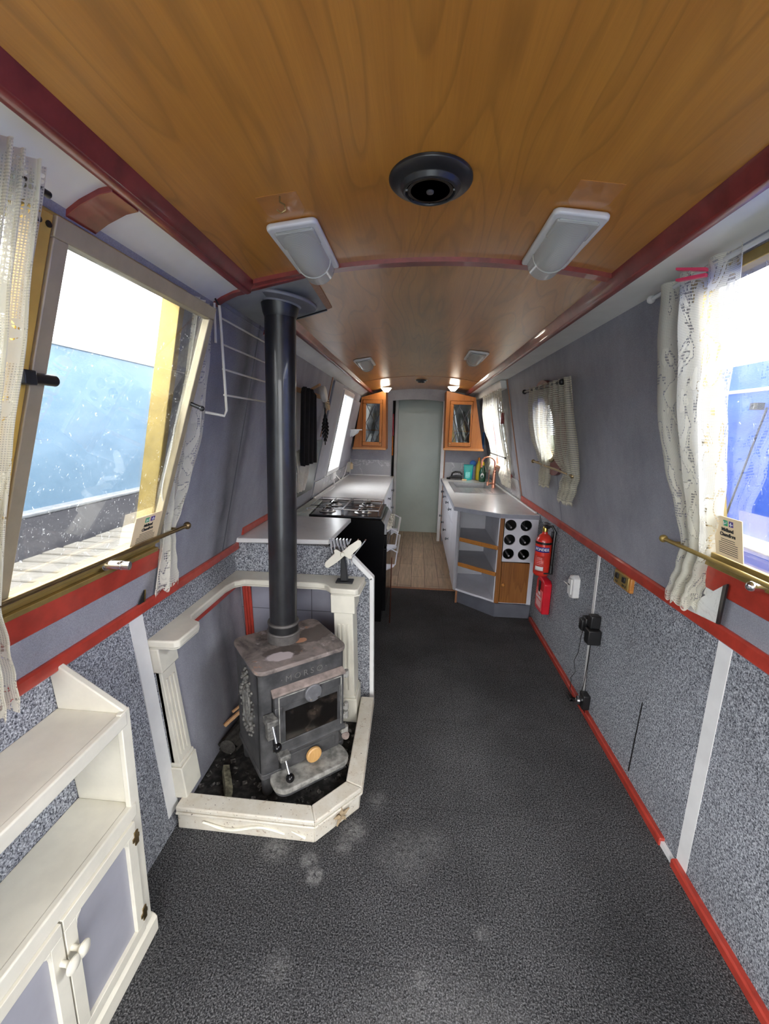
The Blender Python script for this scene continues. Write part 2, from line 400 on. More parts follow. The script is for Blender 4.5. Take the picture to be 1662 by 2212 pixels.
M_irondust = pm('rust_dusted_ledge', (.24, .19, .17), .8, var=.3, scale=25, bump=.1)
M_flue = pm('black_stove_pipe', (.012, .012, .014), .36, var=.3, scale=26, coat=.25, bump=.04, bscale=60)
M_fluering = pm('dull_grey_pipe_ring', (.12, .11, .105), .6, .3, var=.25, scale=24)
M_spinwood = wood('pale_turned_wood', (.45, .22, .06), (.62, .36, .13), (.70, .44, .18), 'z', .45, .1, 5)
M_sootglass = pm('soot_stained_stove_glass', (.010, .008, .007), .14, var=.6, scale=14, coat=.3, col2=(.075, .055, .042), lo=.5, hi=.8)
M_board = pm('grey_flue_board', (.30, .31, .31), .5, var=.1, scale=8)
M_fibre = pm('dark_grey_pipe_collar', (.20, .20, .23), .5, .2, var=.1)
M_splash = pm('grey_green_splash_panel', (.14, .16, .16), .25, var=.1, scale=5)
M_apron = pm('black_cloth', (.006, .005, .006), .95, var=.3, scale=40, bump=.3)
M_cloth = pm('cream_cloth', (.66, .62, .52), .9, var=.08, scale=40, bump=.3)
M_hull = None
def laminate(name, base, vein, rough=.3, vs=3.0, amt=.8):
    t = NT(name); p = t.pos()
    n = t.noise(p, vs, 6, .6, 1.2)
    line = t.ramp(n, [(.485, 0.0), (.5, 1.0), (.515, 0.0)])
    c = t.ramp(t.noise(p, 6, 5, .65), [(.3, tuple(k*.88 for k in base)), (.7, base)])
    c = t.mix(t.math('MULTIPLY', line, amt), c, vein)
    sp = t.noise(p, 190, 2)
    c = t.mix(t.ramp(sp, [(.66, 0.0), (.74, .35)]), c, tuple(k*.5 for k in base))
    t.set(c, rough, 0, .1); return t.m
M_worktop = laminate('pale_grey_stone_worktop', (.74, .73, .72), (.5, .46, .44), .30, 2.0, .25)
M_marble = laminate('grey_marble_upstand', (.42, .42, .44), (.72, .72, .74), .22, 3.2, .8)
M_offcut = laminate('white_mottled_offcut', (.86, .86, .81), (.52, .51, .47), .35, 9, .5)
def tiles():
    t = NT('grey_hearth_tiles'); br = t.n.new('ShaderNodeTexBrick'); br.offset = 0; br.inputs['Scale'].default_value = 1
    br.inputs['Brick Width'].default_value = .155; br.inputs['Row Height'].default_value = .2; br.inputs['Mortar Size'].default_value = .0022
    br.inputs['Color1'].default_value = (.26, .26, .31, 1); br.inputs['Color2'].default_value = (.24, .24, .29, 1); br.inputs['Mortar'].default_value = (.10, .10, .12, 1)
    t.l.new(t.pos((1, 1, 1), (math.radians(90), 0, 0), (.03, .13, 0)), br.inputs['Vector'])
    c = t.mix(1, br.outputs['Color'], t.ramp(t.noise(t.pos(), 7, 4), [(.3, .85), (.7, 1.12)]), 'MULTIPLY')
    t.set(c, .4); return t.m
M_tiles = tiles()
M_doorgreen = pm('sage_grey_door', (.47, .54, .49), .33, var=.05, scale=3, coat=.1, bump=.05, bscale=180)
M_lens = None
def glass(name, tint=(1, 1, 1), dirt=.0, gloss=1.0, streak=False):
    t = NT(name); t.n.remove(t.b)
    tr = t.n.new('ShaderNodeBsdfTransparent'); tr.inputs[0].default_value = (*tint, 1)
    gl = t.n.new('ShaderNodeBsdfGlossy'); gl.inputs['Roughness'].default_value = .02
    fr = t.n.new('ShaderNodeFresnel'); fr.inputs[0].default_value = 1.45
    m1 = t.n.new('ShaderNodeMixShader'); t.l.new(t.math('MULTIPLY', fr.outputs[0], gloss), m1.inputs[0]); t.l.new(tr.outputs[0], m1.inputs[1]); t.l.new(gl.outputs[0], m1.inputs[2])
    last = m1.outputs[0]
    if dirt:
        df = t.n.new('ShaderNodeBsdfTranslucent'); df.inputs[0].default_value = (.8, .8, .78, 1)
        n = t.noise(t.pos((150, 150, 95) if streak else (45, 45, 45)), 1, 3, .7, .8)
        m2 = t.n.new('ShaderNodeMixShader'); t.l.new(t.math('MULTIPLY', t.ramp(n, [(.64, 0.0), (.74, 1.0)]), dirt), m2.inputs[0]); t.l.new(last, m2.inputs[1]); t.l.new(df.outputs[0], m2.inputs[2]); last = m2.outputs[0]
    t.l.new(last, t.out.inputs[0]); return t.m
M_glass = glass('window_glass_with_dirt_flecks', (.97, .985, 1.0), .5, .4, True)
M_glass2 = glass('cabinet_glass', (.80, .83, .81), 0, 5.0)
def lens():
    t = NT('clear_ribbed_lamp_lens'); t.n.remove(t.b)
    tr = t.n.new('ShaderNodeBsdfTransparent'); tr.inputs[0].default_value = (.96, .96, .93, 1)
    df = t.n.new('ShaderNodeBsdfTranslucent'); df.inputs[0].default_value = (.9, .9, .86, 1); d2 = t.n.new('ShaderNodeBsdfDiffuse'); d2.inputs[0].default_value = (.85, .85, .8, 1)
    gl = t.n.new('ShaderNodeBsdfGlossy'); gl.inputs['Roughness'].default_value = .1
    a = t.n.new('ShaderNodeMixShader'); a.inputs[0].default_value = .5; t.l.new(d2.outputs[0], a.inputs[1]); t.l.new(d2.outputs[0], a.inputs[2])
    rib = t.math('ABSOLUTE', t.math('SINE', t.math('MULTIPLY', t.sep(t.pos())[1], 900)))
    m1 = t.n.new('ShaderNodeMixShader'); t.l.new(t.math('ADD', .30, t.math('MULTIPLY', rib, .22)), m1.inputs[0]); t.l.new(tr.outputs[0], m1.inputs[1]); t.l.new(a.outputs[0], m1.inputs[2])
    m2 = t.n.new('ShaderNodeMixShader'); fr = t.n.new('ShaderNodeFresnel'); fr.inputs[0].default_value = 1.5; t.l.new(t.math('MULTIPLY', fr.outputs[0], .55), m2.inputs[0]); t.l.new(m1.outputs[0], m2.inputs[1]); t.l.new(gl.outputs[0], m2.inputs[2])
    t.l.new(m2.outputs[0], t.out.inputs[0]); return t.m
def lit(name, col, e):
    t = NT(name); t.set(col, .4); t.b.inputs['Emission Color'].default_value = (1, .93, .78, 1); t.b.inputs['Emission Strength'].default_value = e; return t.m
M_lit = lit('lit_lamp_diffuser', (.8, .8, .76), 3.2)
M_lens = lens()
def lace(name, net=.0035, motif=9.0, hole=.86, tint=(.80, .77, .66), floral=True):
    t = NT(name); t.n.remove(t.b)
    uv = t.n.new('ShaderNodeUVMap'); u, v, _ = t.sep(uv.outputs[0])
    gx = t.math('ABSOLUTE', t.math('SINE', t.math('MULTIPLY', u, math.pi/net))); gy = t.math('ABSOLUTE', t.math('SINE', t.math('MULTIPLY', v, math.pi/net)))
    netm = t.ramp(t.math('MULTIPLY', gx, gy), [(.45, 1.0), (.8, 1-hole)])
    al = netm
    if floral:
        vo = t.n.new('ShaderNodeTexVoronoi'); vo.inputs['Scale'].default_value = motif; nzv = t.n.new('ShaderNodeTexNoise'); nzv.inputs['Scale'].default_value = 11
        t.l.new(uv.outputs[0], nzv.inputs['Vector'])
        mp = t.mix(.10, uv.outputs[0], nzv.outputs[1], 'ADD'); t.l.new(mp, vo.inputs['Vector'])
        d = vo.outputs['Distance']
        fl = t.n.new('ShaderNodeTexNoise'); fl.inputs['Scale'].default_value = motif*1.25; fl.inputs['Detail'].default_value = 2.5; fl.inputs['Distortion'].default_value = 1.1
        t.l.new(uv.outputs[0], fl.inputs['Vector']); n_ = fl.outputs[0]
        solid = t.math('MAXIMUM', t.ramp(d, [(.22, 1.0), (.26, 0.0)]), t.ramp(n_, [(.575, 0.0), (.585, 1.0)]))
        al = t.math('MAXIMUM', netm, solid)
        dots = t.ramp(t.math('MULTIPLY', t.math('ABSOLUTE', t.math('SINE', t.math('MULTIPLY', u, math.pi/.008))), t.math('ABSOLUTE', t.math('SINE', t.math('MULTIPLY', v, math.pi/.008)))), [(.25, 1.0), (.4, 0.0)])
        rim = t.ramp(n_, [(.52, 0.0), (.528, 1.0), (.560, 1.0), (.57, 0.0)])
        al = t.mix(rim, al, dots)
    tr = t.n.new('ShaderNodeBsdfTransparent'); df = t.n.new('ShaderNodeBsdfDiffuse'); df.inputs[0].default_value = (*tint, 1)
    tl = t.n.new('ShaderNodeBsdfTranslucent'); tl.inputs[0].default_value = (*tint, 1)
    m0 = t.n.new('ShaderNodeMixShader'); m0.inputs[0].default_value = .4; t.l.new(df.outputs[0], m0.inputs[1]); t.l.new(tl.outputs[0], m0.inputs[2])
    m1 = t.n.new('ShaderNodeMixShader'); t.l.new(al, m1.inputs[0]); t.l.new(tr.outputs[0], m1.inputs[1]); t.l.new(m0.outputs[0], m1.inputs[2])
    t.l.new(m1.outputs[0], t.out.inputs[0]); return t.m
M_lace = lace('cream_floral_lace', .0040, 8.5, .50)
M_crochet = lace('cream_crochet_net', .011, 9, .92, (.74, .71, .58), False)
M_laceplain = lace('cream_thin_curtain', .003, 14, .4, (.78, .74, .62))
def hull(name, a, b, scr, rough=.35):
    t = NT(name); p = t.pos()
    c = t.ramp(t.noise(t.pos((1, 2, 5)), 1.2, 4, .6), [(.3, a), (.7, b)])
    s = t.noise(t.pos((70, 70, 30)), 1, 4, .75, 1)
    c = t.mix(t.ramp(s, [(.66, 0.0), (.78, .8)]), c, scr); t.set(c, rough, 0, .2); return t.m
M_hullL = hull('faded_blue_hull_paint', (.105, .185, .265), (.15, .24, .325), (.55, .58, .56))
M_hullLd = hull('dark_grey_hull_paint', (.045, .045, .055), (.08, .08, .09), (.4, .4, .38), .6)
M_hullR = hull('bright_blue_hull_paint', (.022, .075, .42), (.04, .12, .52), (.5, .55, .62))
M_water = pm('canal_water', (.03, .04, .035), .08, var=.2, scale=3, bump=.2, bscale=8)
M_bank = pm('grassy_bank', (.06, .10, .03), .95, var=.4, scale=6, bump=.5, bscale=30)
# ------------------------------------------------------------------ the shell of the boat
YB, YF, YE = -1.35, 5.35, 6.7      # stern opening behind the camera, kitchen bulkhead, end of the next cabin
def SH(k=-.006):                    # the roof line falls slightly towards the far end
    m = Matrix.Identity(4); m[2][1] = k; m[2][3] = -k*1.4; return m
def mb(M=None):
    b = MB(); b.M = M; return b
def PW(side, y, z, d):              # a point d inside the leaning cabin side
    return (XL(z)+d, y, z) if side == 'L' else (XR(z)-d, y, z)
def wbar(b, side, y0, y1, z0, z1, d0, d1):
    return b.hexa([PW(side, y0, z0, d0), PW(side, y1, z0, d0), PW(side, y1, z0, d1), PW(side, y0, z0, d1)],
                  [PW(side, y0, z1, d0), PW(side, y1, z1, d0), PW(side, y1, z1, d1), PW(side, y0, z1, d1)])
def leaning_wall(name, side, z0, z1, y0, y1, holes, extra=None):
    b = MB(); ys = sorted({y0, y1, *[h[0] for h in holes], *[h[1] for h in holes]}); zs = sorted({z0, z1, *[h[2] for h in holes], *[h[3] for h in holes]})
    for i in range(len(ys)-1):
        for j in range(len(zs)-1):
            cy, cz = (ys[i]+ys[i+1])/2, (zs[j]+zs[j+1])/2
            if any(h[0] < cy < h[1] and h[2] < cz < h[3] for h in holes): continue
            wbar(b, side, ys[i], ys[i+1], zs[j], zs[j+1], -.045, 0)
    if extra: extra(b)
    return struct(b.build(name, M_wall, smooth=False))
LWIN = (-.40, 1.225, 1.060, 1.80); RWIN = (-.40, 1.285, 1.085, 1.845)
KL = (3.86, 4.46, .985, 1.77); KR = (4.05, 4.92, 1.06, 1.76); PORT = (2.70, 1.465, .215)
leaning_wall('wall_left', 'L', .85, 1.90, YB, YE, [LWIN, KL])
def port_ring(b):
    cy, cz, r = PORT; n = 40; h = .3
    for k in range(n):
        a0, a1 = 2*math.pi*k/n, 2*math.pi*(k+1)/n
        def sq(a):
            c, s = math.cos(a), math.sin(a); m = h/max(abs(c), abs(s)); return cy+c*m, cz+s*m
        q = [(cy+r*math.cos(a0), cz+r*math.sin(a0)), (cy+r*math.cos(a1), cz+r*math.sin(a1)), sq(a1), sq(a0)]
        b.hexa([PW('R', y, z, -.045) for y, z in q], [PW('R', y, z, 0) for y, z in q])
leaning_wall('wall_right', 'R', .86, 1.94, YB, YE, [RWIN, KR, (2.4, 3.0, 1.165, 1.765)], port_ring)
# lower sides lined with carpet
b = MB(); b.prism([(-.82, 0), (-.893, .85), (-.96, .85), (-.90, 0)], 'y', YB, 1.99); struct(b.build('wall_left_lower', M_wallcarpet, smooth=False))
b = MB(); b.prism([(-.86, 0), (-.893, .85), (-.96, .85), (-.93, 0)], 'y', 1.99, YE); struct(b.build('wall_left_kitchen', M_wall, smooth=False))
b = MB(); b.prism([(.945, 0), (.937, .88), (1.0, .88), (1.0, 0)], 'y', YB, YE); struct(b.build('wall_right_lower', M_wallcarpet, smooth=False))
b = MB(); b.box(-.95, 1.05, YB, 3.66, -.04, 0); struct(b.build('floor', M_floor, smooth=False))
b = MB(); b.box(-.95, 1.05, 3.66, YE, -.04, .004); struct(b.build('floor_kitchen', M_plank, smooth=False))
b = MB(); b.box(-.28, .40, 3.64, 3.665, 0, .010); struct(b.build('trim_1', M_brownwood, bevel=.003))
def ceil_slab(u, v, y0, y1): pass
b = MB(); n = 28
for j in range(n):
    xa, xb = -.62+1.26*j/n, -.62+1.26*(j+1)/n
    for ya, yb in ((YB, 1.41), (1.41, 4.15), (4.15, YE)):
        za, zb, zc, zd = ceil_z(xa, ya), ceil_z(xb, ya), ceil_z(xb, yb), ceil_z(xa, yb)
        b.add([(xa, ya, za), (xb, ya, zb), (xb, yb, zc), (xa, yb, zd)], [(0, 3, 2, 1)])
o = b.build('ceiling', M_ceil, angle=20)
bm = bmesh.new(); bm.from_mesh(o.data); bmesh.ops.remove_doubles(bm, verts=bm.verts, dist=1e-4); bmesh.ops.recalc_face_normals(bm, faces=bm.faces); bm.to_mesh(o.data); bm.free()
for p in o.data.polygons: p.use_smooth = True
m = o.modifiers.new('thickness', 'SOLIDIFY'); m.thickness = .02; m.offset = -1 if o.data.polygons[0].normal.z < 0 else 1
struct(o)
b = MB(); b.box(-1.0, 1.05, YB, YE, 2.03, 2.07); struct(b.build('roof', M_unitg, smooth=False))  # unseen slab added above the ceiling to block light
# stern: panel with an open hatch behind the camera, end wall of the next cabin
b = MB(); b.box(-1.0, -.62, YB-.05, YB, 0, 2.05); b.box(.66, 1.05, YB-.05, YB, 0, 2.05); b.box(-.62, .66, YB-.05, YB, 0, .22); b.box(-.62, .66, YB-.05, YB, 1.88, 2.05)
struct(b.build('wall_back', M_wall, smooth=False))
b = MB(); b.box(-1.0, 1.05, YE, YE+.05, 0, 2.05); struct(b.build('wall_end', M_wall, smooth=False))
# kitchen bulkhead with doorway
DX0, DX1 = -.315, .335
b = MB(); b.box(-.92, DX0, YF, YF+.03, 0, 2.0); b.box(DX1, .98, YF, YF+.03, 0, 2.0)
arch = [(DX0+(DX1-DX0)*k/12, 1.772+.02*(1-((k-6)/6)**2)) for k in range(13)]
b.prism(arch+[(DX1, 2.0), (DX0, 2.0)], 'y', YF, YF+.03); struct(b.build('wall_front', M_wall, smooth=False))
b = MB(); b.box(DX1-.028, DX1+.012, YF-.014, YF+.04, 0, 1.78); struct(b.build('trim_2', M_white, bevel=.003))
b = MB(); b.box(DX1+.012, DX1+.026, YF-.012, YF, 0, 1.78); struct(b.build('trim_3', M_brownwood))
d = thing('door_1', 'sage green sliding door at the far end of the cabin', 'door', (.04, 5.80, 0)); d['kind'] = 'structure'
b = MB(); b.box(-.262, .40, 5.79, 5.82, .004, 1.90); b.build('door_panel', M_doorgreen, d, bevel=.003)
b = MB(); b.box(-.305, -.262, 5.775, 5.825, .004, 1.90); lab(b.build('edge_strip', M_white, d, bevel=.004), 'white edge strip of the door')
b = MB(); b.cyl((.37, 5.785, .45), (.37, 5.775, .45), .01); b.build('catch', M_dark, d)
b = MB(); b.box(.345, .36, 5.74, 5.79, 1.66, 1.76); b.build('bolt', M_dark, d)

# ------------------------------------------------------------------ timber trims
CL = [(-.525, 1.935), (-.535, 1.893), (-.548, 1.872), (-.552, 1.860), (-.563, 1.856), (-.578, 1.859), (-.582, 1.935)]
CR = [(.545, 1.945), (.552, 1.903), (.563, 1.883), (.567, 1.871), (.577, 1.868), (.594, 1.872), (.60, 1.945)]
b = mb(SH()); b.prism(CL, 'y', YB, 1.425); struct(b.build('trim_5', M_maroon, bevel=.003))
b = mb(SH()); b.prism(CL, 'y', 1.85, YF); struct(b.build('trim_6', M_maroon, bevel=.003))
b = mb(SH()); b.prism(CR, 'y', YB, YF); struct(b.build('trim_7', M_maroon, bevel=.003))
SL = [(-.575, 1.866), (-.600, 1.860), (-.640, 1.843), (-.675, 1.822), (-.76, 1.822), (-.76, 1.97), (-.575, 1.97)]
SR = [(.59, 1.878), (.66, 1.884), (.70, 1.884), (.738, 1.876), (.82, 1.876), (.82, 1.985), (.59, 1.985)]
b = mb(SH()); b.prism(SL, 'y', YB, 1.415); struct(b.build('ceiling_side_left', M_strip))
b = mb(SH()); b.prism(SL, 'y', 1.86, YF); struct(b.build('ceiling_side_left_far', M_strip))
b = mb(SH()); b.prism(SR, 'y', YB, YF); struct(b.build('ceiling_side_right', M_strip))
def strap(y0, y1, name):
    b = MB(); pl = [(-.574, 1.858), (-.600, 1.853), (-.640, 1.836), (-.680, 1.812), (-.680, 1.83), (-.640, 1.85), (-.6, 1.865), (-.574, 1.868)]
    b.prism(pl, 'y', y0, y1); return struct(b.build(name, M_maroon, bevel=.001))
strap(.825, .90, 'trim_8'); strap(1.398, 1.43, 'trim_9'); strap(1.845, 1.875, 'trim_10')
def cross(y0, y1, drop, name, x0=-.533, x1=.552, m=None):
    b = MB(); n = 24
    for k in range(n):
        xa, xb = x0+(x1-x0)*k/n, x0+(x1-x0)*(k+1)/n
        b.hexa([(xa, y0, ceil_z(xa, y0)-drop), (xb, y0, ceil_z(xb, y0)-drop), (xb, y1, ceil_z(xb, y1)-drop), (xa, y1, ceil_z(xa, y1)-drop)],
               [(xa, y0, ceil_z(xa, y0)+.004), (xb, y0, ceil_z(xb, y0)+.004), (xb, y1, ceil_z(xb, y1)+.004), (xa, y1, ceil_z(xa, y1)+.004)])
    return struct(b.build(name, m or M_maroon, angle=30))
cross(1.395, 1.43, .013, 'trim_11'); cross(4.14, 4.155, .003, 'trim_12', m=M_brownwood)
# dado rails, window boards, skirting, white joint strips
RL = [(-.90, .828), (-.868, .832), (-.863, .838), (-.863, .864), (-.868, .870), (-.90, .872)]
RR = [(.95, .846), (.928, .849), (.923, .855), (.923, .889), (.928, .896), (.95, .898)]
b = MB(); b.prism(RL, 'y', YB, 1.955); struct(b.build('trim_13', M_red, bevel=.002))
b = MB(); b.prism([(x+.008, z+.062) for x, z in RL], 'y', 2.0, 2.78); struct(b.build('trim_14', M_red, bevel=.002))
b = MB(); b.prism(RR, 'y', YB, 3.69); struct(b.build('trim_15', M_red, bevel=.002))
b = MB(); wbar(b, 'L', -.5, 1.262, .974, 1.040, -.002, .013); struct(b.build('trim_16', M_red, bevel=.003))
b = MB(); wbar(b, 'R', -.5, 1.287, .995, 1.072, -.002, .013); struct(b.build('trim_17', M_red, bevel=.003))
b = MB(); b.prism([(.946, 0), (.925, 0), (.925, .026), (.930, .032), (.946, .032)], 'y', 1.315, 3.12); struct(b.build('baseboard_right', M_red, bevel=.002))
b = MB(); b.prism([(.946, 0), (.925, 0), (.925, .026), (.930, .032), (.946, .032)], 'y', YB, 1.245); struct(b.build('baseboard_right_near', M_red, bevel=.002))
b = MB(); b.box(.932, .946, 1.245, 1.315, 0, .02); struct(b.build('trim_18', M_white))
b = MB(); b.hexa([(.944, 1.195, .03), (.944, 1.247, .03), (.948, 1.247, .03), (.948, 1.195, .03)], [(.934, 1.185, .85), (.934, 1.240, .85), (.94, 1.240, .85), (.94, 1.185, .85)]); struct(b.build('trim_19', M_white))
b = MB(); b.hexa([(.943, 2.075, .03), (.943, 2.097, .03), (.948, 2.097, .03), (.948, 2.075, .03)], [(.933, 2.080, .85), (.933, 2.105, .85), (.94, 2.105, .85), (.94, 2.080, .85)]); struct(b.build('trim_20', M_white))
b = MB(); b.hexa([(-.835, 1.185, 0.02), (-.822, 1.185, 0.02), (-.822, 1.248, .02), (-.835, 1.248, .02)], [(-.90, 1.17, .83), (-.886, 1.17, .83), (-.886, 1.232, .83), (-.90, 1.232, .83)]); struct(b.build('trim_21', M_white))
# panel joints
b = MB(); wbar(b, 'L', 1.795, 1.803, .87, 1.86, -.01, .0015); struct(b.build('trim_22', M_kick))
b = MB(); wbar(b, 'R', 2.66, 2.664, .9, 1.25, -.01, .001); struct(b.build('trim_23', M_kick))
b = MB(); wbar(b, 'R', 1.455, 1.46, .9, 1.0, -.01, .0015); wbar(b, 'R', 1.375, 1.38, .9, 1.0, -.01, .0015); struct(b.build('trim_24', M_dark))
b = MB(); wbar(b, 'L', 1.275, 1.30, .87, 1.0, -.01, .002); struct(b.build('trim_25', M_kick))
b = MB(); wbar(b, 'R', 3.69, 3.71, .88, 1.88, -.01, .006); struct(b.build('trim_26', M_brownwood))
b = MB(); wbar(b, 'L', 3.33, 3.35, 1.36, 1.83, -.01, .006); struct(b.build('trim_27', M_brownwood))
# small creases in the carpeted side
b = MB(); b.hexa([(.943, 1.585, .06), (.943, 1.592, .06), (.948, 1.592, .06), (.948, 1.585, .06)], [(.940, 1.563, .40), (.940, 1.568, .40), (.946, 1.568, .40), (.946, 1.563, .40)]); struct(b.build('trim_28', M_dark))

# ------------------------------------------------------------------ windows
def window(n, side, H, pane_d=-.02, frame=M_brassd, w=.035):
    y0, y1, z0, z1 = H
    t = thing('window_%d' % n, 'cabin window', 'window', PW(side, (y0+y1)/2, z0, 0)); t['kind'] = 'structure'
    b = MB()
    for q in ((y0-.012, y1+.012, z0-.03, z0+.012), (y0-.012, y1+.012, z1-.012, z1+.012), (y0-.012, y0+.012, z0, z1), (y1-.012, y1+.012, z0, z1)): wbar(b, side, *q, -.05, .006)
    b.build('frame', frame, t, bevel=.002)
    return t
w1 = window(1, 'L', LWIN); w1['label'] = 'gold framed hopper window at the left, tipped open, boat outside'
b = MB(); wbar(b, 'L', -.42, 1.238, 1.040, 1.054, 0, .022); wbar(b, 'L', -.42, 1.238, 1.054, 1.070, 0, .010); b.build('window_sill', M_brassd, w1, bevel=.002)
# the tipped light: hinged along its foot, its head leaning into the room
HB, HT = 1.072, 1.765
def HP(y, f, d=0):      # a point on the tipped light; f 0 foot .. 1 head
    z = HB+(HT-HB)*f; x = XL(HB)+.004+(-.597-XL(HB)-.004)*f; return (x+d, y, z)
def hbar(b, y0, y1, f0, f1, d0, d1):
    return b.hexa([HP(y0, f0, d0), HP(y1, f0, d0), HP(y1, f0, d1), HP(y0, f0, d1)], [HP(y0, f1, d0), HP(y1, f1, d0), HP(y1, f1, d1), HP(y0, f1, d1)])
b = MB(); hbar(b, .664, .699, -.01, 1.0, -.012, .012); lab(b.build('mullion', M_brassy, w1, bevel=.003), 'yellow brass upright')
b = MB(); wbar(b, 'L', .655, .70, 1.085, 1.795, -.04, 0); b.build('fixed_upright', M_brassd, w1)
M_casement = pm('grey_beige_casement', (.50, .42, .27), .45, .3, var=.08)
b = MB(); fw = .03
for q in ((.700, 1.238, .955, 1.0), (.700, .730, .028, .955), (1.214, 1.238, .028, .955)): hbar(b, *q, -.006, .016)
b.build('casement', M_casement, w1, bevel=.002)
b = MB(); hbar(b, .700, 1.238, -.004, .028, -.006, .018); b.build('bottom_rail', M_brassd, w1, bevel=.002)
b = MB(); hbar(b, .725, 1.22, .02, .97, .002, .006); b.build('pane', M_glass, w1, smooth=False)
b = MB(); wbar(b, 'L', -.40, .66, 1.085, 1.795, -.022, -.018); b.build('pane', M_glass, w1, smooth=False)
hl = Vector(HP(.688, .64, .022))
b = MB(); b.cyl(hl, hl+Vector((.0, .055, 0)), .010); b.box(hl.x-.02, hl.x+.012, hl.y-.018, hl.y+.006, hl.z-.012, hl.z+.012); b.build('latch', M_dark, w1, bevel=.002)
b = MB(); q = Vector(HP(1.226, .62, .016)); b.cyl(q, q+Vector((.03, .0, -.012)), .006); b.ball(q+Vector((.032, 0, -.013)), .008); b.build('catch', M_dark, w1)
q = Vector(PW('L', 1.005, 1.072, .02)); b = MB(); b.cyl(q+Vector((-.008, 0, 0)), q+Vector((.002, 0, 0)), .017); b.cyl(q, q+Vector((.058, .012, -.004)), .0115); b.cyl(q+Vector((.036, .0075, -.0025)), q+Vector((.040, .008, -.0028)), .0125); b.build('thumbscrew', M_chrome, w1, bevel=.001)
b = MB()
for yy in (.672, .690): q = Vector(HP(yy, .975, .012)); b.cyl(q, q+Vector((.003, 0, 0)), .005, n=10)
islands(b, 'screw', M_dark, w1)
w2 = window(2, 'R', RWIN); w2['label'] = 'gold framed window at the right with blue boat outside'
b = MB(); wbar(b, 'R', -.42, 1.297, 1.074, 1.092, 0, .024); wbar(b, 'R', -.42, 1.297, 1.092, 1.116, 0, .013); b.build('window_sill', M_brassd, w2, bevel=.002)
b = MB(); wbar(b, 'R', -.40, 1.285, 1.085, 1.845, -.022, -.018); b.build('pane', M_glass, w2, smooth=False)
q = onR(1652, 1268, .02); b = MB(); b.cyl(q, q+Vector((-.03, 0, 0)), .012); b.ball(q+Vector((-.03, 0, 0)), .013); b.build('thumbscrew', M_chrome, w2)
w3 = window(3, 'L', KL, frame=M_white); w3['label'] = 'white framed kitchen window above the left worktop'
b = MB()
for q in ((KL[0], KL[1], KL[2], KL[2]+.04), (KL[0], KL[1], KL[3]-.04, KL[3]), (KL[0], KL[0]+.03, KL[2]+.04, KL[3]-.04), (KL[1]-.03, KL[1], KL[2]+.04, KL[3]-.04)): wbar(b, 'L', *q, -.01, .02)
b.build('casement', M_white, w3, bevel=.003)
b = MB(); wbar(b, 'L', KL[0], KL[1], KL[2], KL[3], -.022, -.018); b.build('pane', M_glass, w3, smooth=False)
b = MB(); wbar(b, 'L', KL[1]+.02, 5.0, 1.06, 1.72, 0, .018); lab(b.build('shutter', M_greypanel, w3, bevel=.004), 'grey hinged shutter panel')
b = MB()
for q in ((775-3, 940-12), (758, 1000)): 
    p = onL(*q, .02); b.ball(p+Vector((.008, 0, 0)), .008)
islands(b, 'shutter_knob', M_brass, w3)
b = MB(); wbar(b, 'L', 3.40, 3.80, 1.0, 1.80, 0, .016); lab(b.build('shutter', M_greypanel, w3, bevel=.004), 'narrow grey shutter panel folded back')
w4 = window(4, 'R', KR, frame=M_brownwood); w4['label'] = 'kitchen window above the sink'
b = MB(); wbar(b, 'R', KR[0], KR[1], KR[2], KR[3], -.022, -.018); b.build('pane', M_glass, w4, smooth=False)
b = MB(); wbar(b, 'R', KR[0]-.05, KR[1]+.05, KR[2]-.055, KR[2]-.015, 0, .014); b.build('window_sill', M_maroon, w4)
w5 = thing('window_5', 'round porthole window with red stained liner on the right', 'window', PW('R', PORT[0], PORT[1]-PORT[2], 0)); w5['kind'] = 'structure'
def ring(r0, r1, d0, d1, n=40):
    b = MB()
    for k in range(n):
        A = [2*math.pi*k/n, 2*math.pi*(k+1)/n]; q = [(PORT[0]+r*math.cos(a), PORT[1]+r*math.sin(a)) for r, a in ((r0, A[0]), (r0, A[1]), (r1, A[1]), (r1, A[0]))]
        b.hexa([PW('R', y, z, d0) for y, z in q], [PW('R', y, z, d1) for y, z in q])
    return b
ring(.195, .285, -.01, .02).build('liner', M_maroon, w5, angle=50)
ring(.185, .205, -.04, .03).build('frame', M_bronze, w5, angle=50)
b = MB(); b.prism([(PORT[0]+.20*math.cos(2*math.pi*k/40), PORT[1]+.20*math.sin(2*math.pi*k/40)) for k in range(40)], 'x', 0, .004)
b.v = [Vector(PW('R', p.y, p.z, -.03+p.x)) for p in b.v]; b.build('pane', M_glass, w5, smooth=False)
# marble upstands behind the worktops
b = MB(); b.box(-.855, DX0-.012, YF-.008, YF, .836, 1.035); b.hexa([PW('L', 3.47, .836, 0.0), PW('L', YF, .836, 0.0), PW('L', YF, .836, .008), PW('L', 3.47, .836, .008)], [PW('L', 3.47, .975, 0), PW('L', YF, .975, 0), PW('L', YF, .975, .008), PW('L', 3.47, .975, .008)])
struct(b.build('trim_29', M_marble, smooth=False))
b = MB(); b.box(DX1+.03, .93, YF-.008, YF, .836, 1.035); b.hexa([PW('R', 3.73, .836, 0.0), PW('R', YF, .836, 0.0), PW('R', YF, .836, .008), PW('R', 3.73, .836, .008)], [PW('R', 3.73, 1.02, 0), PW('R', YF, 1.02, 0), PW('R', YF, 1.02, .008), PW('R', 3.73, 1.02, .008)])
struct(b.build('trim_30', M_marble, smooth=False))
b = MB(); b.box(-.86, DX0-.012, YF-.02, YF-.008, .836, .846); struct(b.build('trim_31', M_white))
